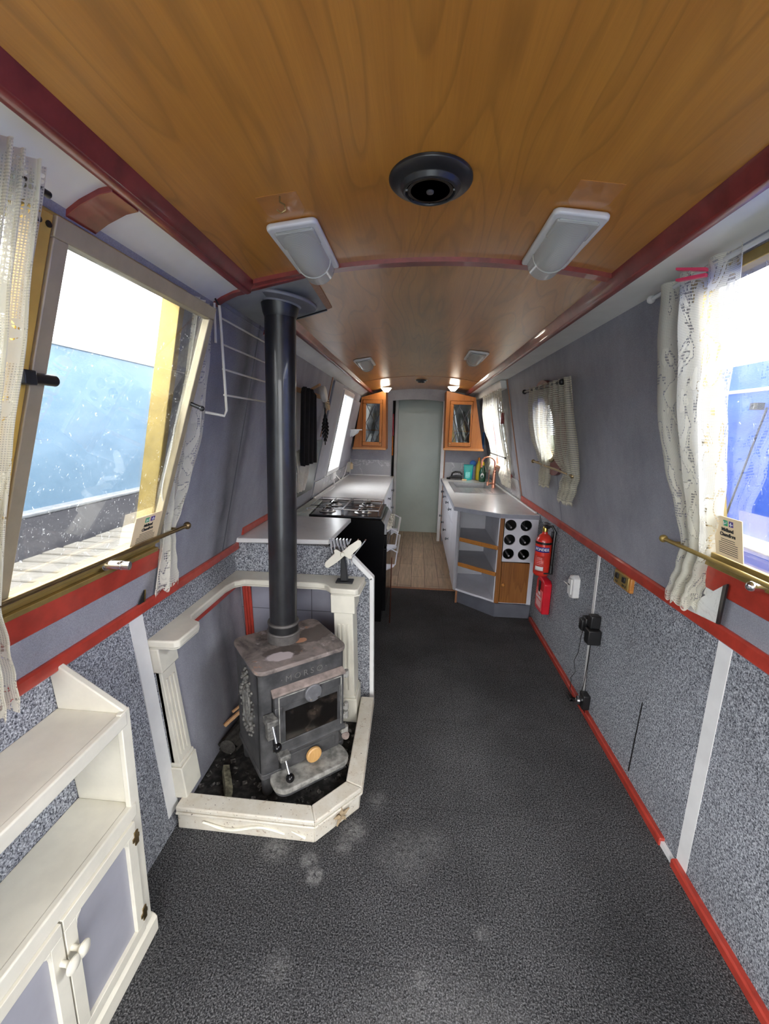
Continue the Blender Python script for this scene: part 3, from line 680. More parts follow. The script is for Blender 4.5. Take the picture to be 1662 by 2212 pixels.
b = MB(); b.box(-.862, -.85, 3.47, YF, .836, .846); struct(b.build('trim_32', M_white))
b = MB(); b.box(.918, .930, 3.2, YF, .836, .848); struct(b.build('trim_33', M_white))
b = MB(); b.box(-.85, -.835, YF-.02, YF, .84, 1.2); struct(b.build('trim_34', M_white))

# ------------------------------------------------------------------ outside
M_gun = pm('dull_grey_gunwale_paint', (.17, .18, .19), .5, var=.15)
bt = thing('boat', 'neighbouring boat with faded blue cabin side outside the left window', 'boat', (-2.8, 2, 0))
b = MB(); b.prism([(-2.30, .90), (-2.25, 1.90), (-2.5, 2.0), (-3.4, 2.0), (-3.7, .90)], 'y', -4, 4.1); b.build('cabin', M_hullL, bt, smooth=False)
b = MB(); b.prism([(-2.24, 1.895), (-2.22, 1.915), (-2.5, 2.02), (-2.55, 1.99)], 'y', -4, 4.1); b.build('roof_edge', M_strip, bt, smooth=False)
b = MB(); b.prism([(-2.22, .875), (-2.22, .905), (-3.8, .905), (-3.8, .875)], 'y', -4, 4.1); b.build('gunwale', M_gun, bt, bevel=.01)
b = MB(); b.prism([(-2.22, .875), (-2.25, .1), (-3.7, .1), (-3.8, .875)], 'y', -4, 4.1); lab(b.build('hull', M_hullLd, bt, smooth=False), 'dark grey hull')
b = MB()
for k in range(70):
    y = -2.6+.138*k; b.box(-2.19+random.uniform(-.012, .012), -1.05, y, y+.118, .63, .66+random.uniform(0, .004))
tag(b.build('jetty', M_slat, bevel=.006, seg=1), 'weathered slatted boards of the jetty outside the left window', 'jetty')
bt = thing('boat', 'bright blue boat with white stripes outside the right window', 'boat', (2.8, 2, 0))
b = MB(); b.prism([(2.05, .83), (2.0, 1.885), (2.3, 1.98), (3.3, 1.98), (3.6, .83)], 'y', -4, 3.9); b.build('cabin', M_hullR, bt, smooth=False)
b = MB(); b.prism([(2.02, 1.715), (1.995, 1.735), (1.99, 1.735), (2.005, 1.715)], 'y', -4, 3.9); b.build('stripe', M_label, bt, smooth=False)
b = MB(); b.prism([(1.97, .80), (1.97, .855), (3.6, .855), (3.6, .80)], 'y', -4, 3.9); b.build('gunwale', M_label, bt, bevel=.01)
b = MB(); b.prism([(1.98, .80), (2.0, .1), (3.6, .1), (3.6, .80)], 'y', -4, 3.9); b.build('hull', M_hullR, bt, smooth=False)
b = MB(); b.tube([at(1658, 880, x=1.96), at(1570, 1110, x=1.96)], .006); p = at(1636, 878, x=1.97); b.box(p.x-.02, p.x+.02, p.y-.03, p.y+.03, p.z-.02, p.z+.02); b.build('mop_pole', M_dark, bt)
b = MB(); b.box(-40, -1.02, -30, 40, .02, .10); struct(b.build('water', M_water, smooth=False))
b = MB(); b.box(1.06, 40, -30, 40, .02, .10); struct(b.build('water', M_water, smooth=False))
b = MB(); b.box(-14, -12, -30, 40, .1, 1.1); struct(b.build('ground', M_bank, smooth=False))
b = MB(); b.box(12, 14, -30, 40, .1, 1.1); struct(b.build('ground', M_bank, smooth=False))
# ------------------------------------------------------------------ hearth, kerb and surround
t = thing('hearth', 'low cream painted hearth kerb with soot marks around the black stove', 'hearth', (-.5, 1.5, 0))
outer = [(-.808, 1.203), (-.300, 1.196), (-.158, 1.352), (-.168, 1.90)]
def offs(poly, d):
    out = []
    for i, p in enumerate(poly):
        p = Vector((p[0], p[1], 0)); ns = []
        if i > 0: e = (p-Vector((*poly[i-1], 0))).normalized(); ns.append(Vector((-e.y, e.x, 0)))
        if i < len(poly)-1: e = (Vector((*poly[i+1], 0))-p).normalized(); ns.append(Vector((-e.y, e.x, 0)))
        n = sum(ns, Vector()) ; n.normalize(); k = d/max(.4, n.dot(ns[0])); q = p+n*k; out.append((q.x, q.y))
    return out
def kerb(d0, d1, z0, z1):
    a, c = offs(outer, d0), offs(outer, d1); b = MB()
    for i in range(len(outer)-1):
        q = [a[i], a[i+1], c[i+1], c[i]]; b.hexa([(x, y, z0) for x, y in q], [(x, y, z1) for x, y in q])
    return b
b = kerb(.006, .055, 0, .082); b.build('kerb_face', M_hearthp, t, bevel=.003)
b = kerb(-.004, .062, .080, .100); b.build('kerb_cap', M_hearthp, t, bevel=.005, seg=3)
b = kerb(-.006, .03, .068, .078); b.build('moulding', M_hearthp, t, bevel=.003)
i = offs(outer, .05); b = MB(); b.prism([*i, (-.17, 1.96), (-.84, 1.96), (-.84, i[0][1])], 'z', 0, .03); lab(b.build('hearth_bed', M_ash, t), 'soot black hearth bed')
b = MB()
M_carve = pm('brown_rubbed_carving', (.42, .32, .20), .6, var=.3, scale=80); M_carvew = pm('bright_cream_carving', (.86, .84, .72), .45)
pts = [(-.71+.30*k/24, 1.201, .034+.012*math.sin(k/24*2*math.pi*1.25+2.2)) for k in range(25)]
b.tube(pts, lambda s: .0035+.003*math.sin(math.pi*s), 6); b.tube([(-.385+.05*k/6, 1.200, .042-.022*k/6) for k in range(7)], lambda s: .002+.004*s, 6)
b.build('carved_ribbon', M_carvew, t)
b = MB(); c0 = Vector((-.222, 1.2785, .043)); ux = Vector((.142, .156, 0)).normalized()
for k in range(5):
    a = math.pi/2+2*math.pi*k/5; d = ux*math.cos(a)+Vector((0, 0, 1))*math.sin(a); p = d.cross(ux.cross(Vector((0,0,1))))
    b.slab([c0, c0+d*.013+p*.008, c0+d*.038, c0+d*.013-p*.008], ux.cross(Vector((0, 0, 1)))*.006)
b.build('carved_star', M_carve, t, bevel=.001)

b = MB(); rnd = random.Random(3)
for k in range(230):
    x, y = rnd.uniform(-.80, -.22), rnd.uniform(1.27, 1.9)
    if x > -.30 and y < 1.45: continue
    r = rnd.uniform(.003, .011); b.M = Matrix.Translation((x, y, .032+r*.3)) @ Matrix.Rotation(rnd.uniform(0, 6), 4, 'Z') @ Matrix.Rotation(rnd.uniform(0, 1), 4, 'X')
    b.box(-r, r, -r*.6, r*.6, -r*.4, r*.4)
tag(b.build('ash_crumbs', pm('grey_ash_crumbs', (.05, .047, .044), .95, var=.6, scale=70, col2=(.30, .28, .26), lo=.45, hi=.75), smooth=False), 'loose ash and charcoal crumbs on the hearth around the stove', 'ash', kind='stuff')

t = thing('fire_surround', 'cream painted stove surround with fluted pilasters and notched mantel shelf', 'fire surround', (-.55, 1.6, .03))
man = [(-.888, 1.236), (-.79, 1.240), (-.776, 1.252), (-.772, 1.372), (-.782, 1.395), (-.822, 1.415), (-.836, 1.44), (-.838, 1.74), (-.825, 1.80), (-.79, 1.832), (-.44, 1.838), (-.405, 1.832), (-.385, 1.812), (-.372, 1.79), (-.36, 1.782), (-.252, 1.776), (-.238, 1.788), (-.226, 1.955), (-.885, 1.955)]
b = MB(); b.prism(man, 'z', .694, .722); b.build('mantel_shelf', M_cream, t, bevel=.006, seg=3)
b = MB(); b.prism([(-.905, 1.24)]+[(x-.006*(1 if x < -.5 else -1), y+.006) for x, y in man[1:-1]]+[(-.89, 1.95)], 'z', .686, .696); b.build('mantel_moulding', M_cream, t, bevel=.003)
def pilaster(name, fx0, fx1, y0, y1, lean, zb, M=None):
    # a post with base, fluted shaft and capital; lean(z) shifts it sideways with the cabin side
    p = lab(MB().build(name, M_cream, t), 'fluted cream pilaster') if False else None
    b = MB()
    def blk(z0, z1, g):
        b.hexa([(fx0-g+lean(z0), y0-g, z0), (fx1+g+lean(z0), y0-g, z0), (fx1+g+lean(z0), y1+g, z0), (fx0-g+lean(z0), y1+g, z0)],
               [(fx0-g+lean(z1), y0-g, z1), (fx1+g+lean(z1), y0-g, z1), (fx1+g+lean(z1), y1+g, z1), (fx0-g+lean(z1), y1+g, z1)])
    blk(zb, .60, 0); o = b.build(name, M_cream, t, bevel=.003)
    b = MB(); blk(.598, .688, .011); b.build('capital', M_cream, o, bevel=.004)
    b = MB(); blk(zb, zb+.125, .010); blk(zb+.125, zb+.14, .005); b.build('base_block', M_cream, o, bevel=.004)
    return o, b
leanl = lambda z: -.066*(z-.1)/.6
o, _ = pilaster('pilaster', -.862, -.795, 1.25, 1.332, leanl, .095)
b = MB()
for yy in (1.270, 1.290, 1.310):
    b.hexa([(-.796+leanl(.26), yy-.0055, .26), (-.791+leanl(.26), yy-.0055, .26), (-.791+leanl(.26), yy+.0055, .26), (-.796+leanl(.26), yy+.0055, .26)],
           [(-.796+leanl(.56), yy-.0055, .56), (-.791+leanl(.56), yy-.0055, .56), (-.791+leanl(.56), yy+.0055, .56), (-.796+leanl(.56), yy+.0055, .56)])
b.build('reeding', M_cream, o, bevel=.002)
leanr = lambda z: -.02*(z-.05)/.6
o, _ = pilaster('pilaster', -.336, -.246, 1.80, 1.93, leanr, .03)
b = MB()
for xx in (-.313, -.293, -.270):
    b.hexa([(xx-.006+leanr(.20), 1.796, .20), (xx+.006+leanr(.20), 1.796, .20), (xx+.006+leanr(.20), 1.801, .20), (xx-.006+leanr(.20), 1.801, .20)], [(xx-.006+leanr(.54), 1.796, .54), (xx+.006+leanr(.54), 1.796, .54), (xx+.006+leanr(.54), 1.801, .54), (xx-.006+leanr(.54), 1.801, .54)])
b.build('reeding', M_cream, o, bevel=.002)
b = MB(); b.box(-.86, -.30, 1.945, 1.957, .03, .69); lab(b.build('tiled_back', M_tiles, t, smooth=False), 'grey tiled back')
b = MB(); b.hexa([(-.822, 1.25, .03), (-.812, 1.25, .03), (-.812, 1.95, .03), (-.822, 1.95, .03)], [(-.878, 1.25, .69), (-.868, 1.25, .69), (-.868, 1.95, .69), (-.878, 1.95, .69)]); lab(b.build('side_lining', M_wall, t, smooth=False), 'grey side lining')
b = MB(); b.box(-.855, -.33, 1.928, 1.945, .652, .69); b.hexa([(-.878, 1.34, .655), (-.856, 1.34, .655), (-.856, 1.945, .655), (-.878, 1.945, .655)], [(-.880, 1.34, .69), (-.858, 1.34, .69), (-.858, 1.945, .69), (-.880, 1.945, .69)]); lab(b.build('red_rail', M_red, t, bevel=.002), 'red stained rail')
b = MB()
for k in range(3):
    x = -.835+.014*k; b.cyl((x+.018, 1.938, .03), (x-.006, 1.938, .655), .0085, n=12)
lab(b.build('corner_moulding', M_red, t), 'red reeded corner moulding')
b = MB(); b.box(-.36, -.345, 1.938, 1.946, .03, .6); b.build('shadow_strip', M_dark, t)  # black strip drawn in for the shade beside the pilaster

# ------------------------------------------------------------------ half-height partition and its shelf
t = thing('partition', 'carpeted half height partition with white edging behind the stove', 'partition', (-.5, 1.98, 0)); t['kind'] = 'structure'
prof = [(-.90, .01), (-.178, .01), (-.192, .713), (-.345, .866), (-.90, .866)]
b = MB(); b.prism(prof, 'y', 1.958, 1.985); b.build('carpet_panel', M_wallcarpet, t, smooth=False)
def edging(p, q, w):
    p, q = Vector((p[0], 0, p[1])), Vector((q[0], 0, q[1])); e = (q-p).normalized(); n = Vector((-e.z, 0, e.x))
    pl = [p, q, q+n*w, p+n*w]; return [(v.x, v.z) for v in pl]
b = MB(); b.prism(edging((-.170, .0), (-.184, .718), .022), 'y', 1.95, 1.992); b.prism(edging((-.184, .718), (-.338, .872), .022), 'y', 1.95, 1.992); lab(b.build('edging', M_white, t, bevel=.003), 'white edging')
b = MB(); b.prism([(-.885, 1.945), (-.415, 1.985), (-.385, 2.50), (-.875, 2.52)], 'z', .868, .892); tag(b.build('worktop', M_worktop, bevel=.004), 'short pale worktop capping the carpeted partition behind the flue pipe', 'worktop')

# ------------------------------------------------------------------ the stove (built square, then turned towards the room)
TH = math.radians(39.5); SC = Vector((-.489, 1.548, .03))
st = thing('wood_stove', 'black cast iron wood burning stove with glazed door in the cream surround', 'stove', SC, TH)
hx, hy = .178, .145       # half width, half depth of the body; the front faces -y
def rr(x0, x1, y0, y1, r, n=6):
    out = []
    for cx, cy, a0 in ((x1-r, y0+r, -90), (x1-r, y1-r, 0), (x0+r, y1-r, 90), (x0+r, y0+r, 180)):
        out += [(cx+r*math.cos(math.radians(a0+90*k/n)), cy+r*math.sin(math.radians(a0+90*k/n))) for k in range(n+1)]
    return out
b = MB(); b.prism(rr(-hx, hx, -hy, hy, .018), 'z', .10, .522); body = b.build('stove_body', M_iron, st, bevel=.002)
b = MB(); b.prism(rr(-hx-.004, hx+.004, -hy-.004, hy+.004, .02), 'z', .085, .108); b.build('base_band', M_iron, st, bevel=.003)
b = MB(); b.prism(rr(-hx+.008, hx-.008, -hy+.008, hy-.008, .02), 'z', .515, .528); b.build('top_gap', M_dark, st)
b = MB(); b.prism(rr(-hx-.011, hx+.011, -hy-.011, hy+.011, .04, 8), 'z', .526, .543); lab(b.build('top_plate', M_irontop, st, bevel=.004), 'rust and ash stained top plate')
for sx in (-1, 1):
    for sy in (-1, 1):
        b = MB(); x, y = sx*(hx-.03), sy*(hy-.03); b.cyl((x, y, 0), (x, y, .09), .020, .026); b.build('leg', M_iron, st, bevel=.002)
F = -hy
# upper door
b = MB(); dx0, dx1, dz0, dz1 = -.128, .164, .195, .437
for q in ((dx0, dx1, .385, dz1), (dx0, dx1, dz0, .232), (dx0, -.096, .232, .385), (.142, dx1, .232, .385)): b.box(q[0], q[1], F-.020, F, q[2], q[3])
door = b.build('fire_door', M_iron, st, bevel=.003)
b = MB(); b.box(dx0-.005, dx1+.004, F-.002, F+.004, dz0-.005, dz1); b.build('door_shadow_rim', M_dark, st)  # dark sheet behind the fire door, drawing the shadow line around it
b = MB()
for q in ((-.114, .153, .425, .429), (-.114, -.110, .21, .425), (.149, .153, .21, .425)): b.box(q[0], q[1], F-.0225, F-.018, q[2], q[3])
b.build('raised_line', M_ironpale, door)
b = MB(); b.box(-.10, .150, F-.015, F-.004, .205, .395); b.build('inner_frame', M_iron, door, bevel=.002)
b = MB(); b.box(-.086, .136, F-.0165, F-.013, .214, .360); lab(b.build('door_glass', M_sootglass, door), 'soot stained glass')
b = MB(); b.prism([(F-.018, .432), (F-.030, .438), (F-.030, .446), (F, .458)], 'x', -.136, .168); lab(b.build('dust_ledge', M_irondust, door, bevel=.002), 'rust dusted moulding')
b = MB(); b.prism([(F, .186), (F-.03, .184), (F-.032, .194), (F-.018, .204), (F, .207)], 'x', -.108, .168); b.build('lower_moulding', M_iron, door, bevel=.002)
b = MB(); b.cyl((.023, F-.016, .405), (.023, F-.036, .405), .036, n=32); w = b.build('air_wheel', pm('worn_grey_iron', (.16, .16, .17), .5, .3, var=.2), door, bevel=.004, seg=3)
b = MB()
for k in (-.016, .016): b.cyl((.023+k, F-.035, .390), (.023+k, F-.044, .388), .005, n=12)
islands(b, 'stud', M_chrome, w)
def lever(x, z, nm, zb):
    b = MB(); b.box(x-.02, x+.022, F-.055, F-.004, z-.012, z+.012); o = b.build(nm, M_relief, st, bevel=.003)
    b = MB(); b.cyl((x+.002, F-.05, z-.01), (x+.006, F-.076, zb+.008), .0055, n=12); b.build('shank', M_chrome, o)
    b = MB(); b.ball((x+.006, F-.08, zb), .0165); lab(b.build('ball_knob', M_blackgloss, o), 'black ball knob')
    return o
lever(-.150, .355, 'door_handle', .275); b = MB(); b.box(-.160, -.130, F-.03, F, .27, .35); b.build('handle_block', M_relief, st, bevel=.003)
# ash door
b = MB(); b.box(-.105, .145, F-.018, F, .108, .176); ash = b.build('ash_door', M_iron, st, bevel=.003)
b = MB(); b.box(-.112, .151, F-.002, F+.003, .102, .182); b.build('door_shadow_rim', M_dark, st)  # same dark sheet for the shadow line around the ash door
b = MB(); b.box(-.085, .125, F-.021, F-.017, .118, .166); b.build('inner_panel', M_iron, ash, bevel=.002)
b = MB(); b.lathe([(.0, 0), (.028, .001), (.032, .005), (.032, .014), (.028, .018), (.010, .019), (0, .0195)], (.022, F-.024, .132), (0, -1, 0), 32); lab(b.build('wooden_knob', M_spinwood, ash), 'pale wooden knob')
lever(-.104, .188, 'ash_door_handle', .122)
# hinges at the right
b = MB()
for z in (.405, .255, .215, .145):
    b = MB(); b.cyl((hx+.006, F-.006, z), (hx+.006, F-.006, z+.03), .010, n=14); b.box(hx-.02, hx+.006, F-.014, F+.004, z+.006, z+.024); b.build('hinge', M_ironpale, st, bevel=.001)
b = MB(); b.cyl((.172, F-.02, .135), (.184, F-.008, .135), .016, n=20); b.build('catch', M_irondust, st, bevel=.003)
# rounded ash ledge
b = MB(); b.prism(rr(-.155, .160, F-.105, F+.02, .05, 8), 'z', .078, .100); lab(b.build('ash_ledge', M_ironpale, st, bevel=.005, seg=3), 'ash dusted ledge')
b = MB(); b.prism(rr(-.150, .155, F-.10, F+.02, .045, 8), 'z', .066, .079); b.build('ledge_rim', M_iron, st, bevel=.003)
# cast relief on the left cheek: an oval shield with leaves
b = MB(); X = -hx
def rel(y, z, r, h): b.ball((X-h*.3, y, z), r, 10)
for k in range(26):
    a = 2*math.pi*k/26; rel(.0+.062*math.cos(a)*(1+.12*math.sin(5*a)), .325+.105*math.sin(a), .009+.003*math.sin(4*a), .01)
for k in range(18):
    a = 2*math.pi*k/18; rel(.085*math.cos(a)*.98, .33+.13*math.sin(a), .006, .006)
b.tube([(X-.004, .040*math.cos(2*math.pi*k/28), .325+.078*math.sin(2*math.pi*k/28)) for k in range(28)], .007, 6, True)
b.tube([(X-.004, -.012+.008*math.sin(k/8*3), .26+.016*k) for k in range(9)], .006, 6); b.tube([(X-.004, .014-.008*math.sin(k/8*3), .26+.016*k) for k in range(9)], .006, 6)
for k in range(7): rel(.02*math.sin(k*2.1), .44+.008*k, .012-.001*k, .008)
lab(b.build('leaf_relief', M_relief, st), 'cast leaf shield relief')
b = MB(); b.box(-hx-.0015, -hx+.004, F+.012, F+.02, .11, .515); b.build('corner_seam', M_dark, st)
# raised letters across the brow
LM = basis((.0, F-.001, .482), (1, 0, 0), (0, 0, 1))
text('raised_letters', '\u00b7 M O R S \u00d8 \u00b7', pm('worn_letter_iron', (.16, .155, .15), .5, .4, var=.2), body, .034, LM, .002)
# flue pipe
t = thing('flue_pipe', 'tall black flue pipe rising from the stove to the roof', 'flue pipe', (-.522, 1.578, .573))
p0, p1 = Vector((-.522, 1.578, .573)), Vector((-.507, 1.580, 1.90)); dv = (p1-p0).normalized()
b = MB(); b.lathe([(.055, .06), (.0555, .3), (.0555, 1.33), (.04, 1.33)], p0, dv, 40); b.build('pipe', M_flue, t)
b = MB(); b.lathe([(.05, 0), (.066, 0), (.066, .034), (.068, .038), (.066, .043), (.058, .044)], p0, dv, 40); lab(b.build('socket_ring', M_fluering, t, angle=25), 'dull grey socket ring')
b = MB(); b.lathe([(.05, .040), (.0615, .042), (.0615, .074), (.05, .076)], p0, dv, 40); b.build('seal_band', M_dark, t)
b = MB(); b.lathe([(.05, .072), (.0635, .073), (.0645, .078), (.0625, .083), (.05, .084)], p0, dv, 40); lab(b.build('bead_ring', M_fluering, t), 'thin grey bead ring')
b = MB(); n = Vector((-.11, 0, -1)).normalized(); b.lathe([(.05, 0), (.128, 0), (.131, .005), (.128, .012), (.075, .014), (.072, .02), (.06, .022)], Vector((-.508, 1.585, 1.886)), n, 48); lab(b.build('roof_collar', M_fibre, t, bevel=.001), 'round grey roof collar')
b = MB(); b.lathe([(.056, 0), (.067, 0), (.062, .03), (.0565, .045)], Vector((-.507, 1.58, 1.868)), (0, 0, -1), 32); b.build('heat_seal', M_dark, t)
# the grey board let into the ceiling around the flue
def bz(x): return 1.914+(x+.362)*.226
q = [(-.372, 1.425), (-.384, 1.795), (-.60, 1.83), (-.70, 1.84), (-.70, 1.425)]
b = MB(); b.slab([(x, y, bz(x)) for x, y in q], (0, 0, .02)); struct(b.build('trim_35', M_board, smooth=False))
b = MB(); b.slab([(-.352, 1.418, 1.917), (-.364, 1.80, 1.916), (-.384, 1.80, 1.908), (-.372, 1.418, 1.909)], (0, 0, .02)); struct(b.build('trim_36', M_brownwood))
b = MB(); b.slab([(-.352, 1.418, 1.914), (-.352, 1.436, 1.914), (-.69, 1.436, 1.838), (-.69, 1.418, 1.838)], (0, 0, .02)); struct(b.build('trim_37', M_maroon))
b = MB(); b.slab([(-.384, 1.793, 1.904), (-.384, 1.803, 1.904), (-.60, 1.84, 1.856), (-.60, 1.83, 1.856)], (0, 0, .02)); struct(b.build('trim_38', M_dark))
b = MB(); b.hexa([(-.70, 1.425, 1.818), (-.664, 1.425, 1.83), (-.664, 1.85, 1.83), (-.70, 1.85, 1.818)], [(-.70, 1.425, 1.87), (-.69, 1.425, 1.87), (-.69, 1.85, 1.87), (-.70, 1.85, 1.87)]); struct(b.build('trim_39', M_wall, smooth=False))

# ------------------------------------------------------------------ things on the hearth and the mantel
t = thing('stove_fan', 'white two bladed heat powered stove fan on the mantel end', 'fan', (-.315, 1.87, .722))
b = MB(); b.box(-.355, -.275, 1.845, 1.90, .722, .730); b.build('foot', M_dark, t, bevel=.002)
b = MB(); b.prism([(-.335, .730), (-.30, .730), (-.308, .80), (-.322, .86), (-.334, .86)], 'y', 1.86, 1.89); b.build('stand', M_dark, t, bevel=.003)
b = MB()
for k in range(6):
    x = -.385+.016*k; b.slab([(x+.018, 1.883, .80), (x+.022, 1.883, .80), (x-.004, 1.883, .925), (x-.009, 1.883, .925)], (0, .03, 0))
for k in range(3):
    b.slab([(-.325+.02*k, 1.883, .84), (-.321+.02*k, 1.883, .84), (-.29+.035*k, 1.883, .925), (-.296+.035*k, 1.883, .925)], (0, .03, 0))
islands(b, 'cooling_fin', M_chrome, t)
hub = Vector((-.320, 1.845, .868)); b = MB(); b.cyl(hub+Vector((0, .02, 0)), hub+Vector((0, -.012, 0)), .011); b.build('hub', M_cream, t, bevel=.003)
def blade(sg):
    u = Vector((.73, 0, .60))*sg; u.normalize(); v = Vector((-u.z, 0, u.x))
    pr = [(.0, -.009), (.010, -.034), (.018, -.040), (.027, -.037), (.031, -.026), (.060, -.023), (.092, -.019), (.104, -.010), (.106, .003), (.097, .011), (.05, .014), (.0, .011)]
    bb = MB(); bb.slab([hub+u*a+v*c+Vector((0, .14*c*sg*1-.004, 0)) for a, c in pr], (0, .005, 0)); return bb
for sg in (1, -1): blade(sg).build('blade', M_cream, t, bevel=.002)
b = MB()
def stick(p, q, w, nm, m, label, cat, gr=None):
    p, q = Vector(p), Vector(q); b = MB(); u, v = b.frame_(q-p); r = random.Random(int(p.x*1e4)); n = 6; vs = []
    sec = [(1, .8), (-.7, 1), (-1, -.6), (.6, -1)]
    for k in range(n+1):
        c = p.lerp(q, k/n)+u*r.uniform(-.1, .1)*w
        vs += [c+(u*a*r.uniform(.85, 1.1)+v*d*r.uniform(.85, 1.1))*w for a, d in sec]
    fs = [(k*4+i, (k+1)*4+i, (k+1)*4+(i+1) % 4, k*4+(i+1) % 4) for k in range(n) for i in range(4)]+[(3, 2, 1, 0), (n*4, n*4+1, n*4+2, n*4+3)]
    b.add(vs, fs); return tag(b.build(nm, m, bevel=.001), label, cat, gr)
G = 'kindling sticks beside the stove'
stick((-.812, 1.60, .115), (-.735, 1.73, .15), .008, 'kindling_stick', M_stick, 'longer pale kindling stick lying on the charred log left of the stove', 'kindling', G)
stick((-.80, 1.66, .14), (-.74, 1.76, .16), .006, 'kindling_stick', M_stick, 'short bent kindling stick highest on the charred log', 'kindling', G)
b = MB(); r = random.Random(5)
b.grid(lambda u, v: Vector((-.766+.040*math.cos(2*math.pi*u)*(1+.15*math.sin(9*u*6.28))+.03*v, 1.53+.20*v, .068+.034*math.sin(2*math.pi*u)*(1+.12*math.sin(7*u*6.28+v*5)))), 36, 14)
b.cyl((-.766, 1.531, .068), (-.766, 1.529, .068), .034, n=14); b.cyl((-.736, 1.729, .068), (-.736, 1.732, .068), .034, n=14)
tag(b.build('log', M_bark), 'charred split log lying left of the stove', 'log')
stick((-.735, 1.44, .048), (-.665, 1.315, .046), .017, 'kindling_stick', pm('greenish_burnt_timber', (.10, .095, .06), .9, var=.5, scale=40, col2=(.24, .22, .15)), 'dark burnt timber offcut on the hearth beside the stove', 'kindling', G)
t = thing('hearth_brush', 'bristled hearth brush lying in the shadow behind the log', 'brush', (-.77, 1.78, .03))
b = MB(); b.tube([(-.80, 1.74, .17), (-.75, 1.84, .24)], .007); b.build('handle', M_stick, t)
b = MB()
for k in range(7): b.tube([(-.765+.008*k, 1.79+.012*k, .17+.011*k), (-.725+.004*k, 1.80+.01*k, .165+.012*k), (-.715+.004*k, 1.82+.01*k, .15+.012*k)], .003, 5)
b.build('bristles', M_cloth, t)
# ------------------------------------------------------------------ white bookcase cupboard at the lower left
t = thing('bookcase', 'chipped cream bookcase with grey cupboard doors at the left side', 'bookcase', (-.79, .62, 0))
Y0, Y1, FX = .345, .895, -.704
def bx(z): return -.824-.073*z/.85+.004
def side(y0, y1, nm):
    b = MB(); b.prism([(bx(0), .02), (FX, .02), (FX, .735), (bx(.855), .868)], 'y', y0, y1); return b.build(nm, M_cream, t, bevel=.003)
side(Y1-.018, Y1, 'side_panel'); side(Y0, Y0+.018, 'side_panel')
for z in (.712, .446):
    b = MB(); b.box(bx(z), FX-.004, Y0+.018, Y1-.018, z, z+.018); s_ = b.build('shelf', M_cream, t, bevel=.002)
    b = MB(); b.box(FX-.014, FX+.004, Y0+.012, Y1-.012, z-.018 if z > .6 else z-.022, z+.019); b.build('shelf_nosing', M_cream, s_, bevel=.004, seg=3)
b = MB(); b.box(bx(.05), FX-.004, Y0+.018, Y1-.018, .05, .066); b.build('bottom_board', M_cream, t)
b = MB(); b.box(FX-.012, FX+.002, Y1-.032, Y1+.001, .05, .735); b.build('stile', M_cream, t, bevel=.002)
b = MB(); b.prism([(bx(0), 0), (FX+.012, 0), (FX+.012, .048), (FX+.006, .056), (FX-.004, .062), (bx(0), .062)], 'y', Y0-.012, Y1+.012); b.build('plinth', M_cream, t, bevel=.003)
def cupdoor(y0, y1, ks, nm='door'):
    b = MB(); z0, z1, x0, x1 = .068, .424, FX-.010, FX+.010; w = .030
    for q in ((y0, y1, z1-w, z1), (y0, y1, z0, z0+w), (y0, y0+w, z0+w, z1-w), (y1-w, y1, z0+w, z1-w)): b.box(x0, x1, q[0], q[1], q[2], q[3])
    for yy, sg in ((y0+w, 1), (y1-w, -1)): b.prism([(yy, z1-w), (yy+sg*.016, z1-w), (yy+sg*.003, z1-w-.012), (yy, z1-w-.03)], 'x', x0, x1)
    d = b.build(nm, M_cream, t, bevel=.004, seg=3)
    b = MB(); b.box(x0+.002, x0+.010, y0+.015, y1-.015, z0+.015, z1-.015); lab(b.build('panel', M_greypanel, d), 'grey door panel')
    ky = y0+.012 if ks < 0 else y1-.012
    b = MB(); b.lathe([(.006, 0), (.006, .014), (.009, .018), (.0165, .024), (.0165, .028), (.010, .033), (0, .034)], (x1, ky, .336), (1, 0, 0), 20); b.build('knob', M_cream, d)
    for zz in (.375, .125):
        b = MB(); hy = y1-.002 if ks < 0 else y0+.002
        b.box(x1-.001, x1+.003, hy-.006, hy+.008, zz-.02, zz+.02); b.box(x1-.001, x1+.0025, hy-.013, hy+.012, zz-.006, zz+.006); b.build('hinge', M_bronze, d, bevel=.001)
cupdoor(.634, Y1-.034, -1); cupdoor(.379, .630, 1)

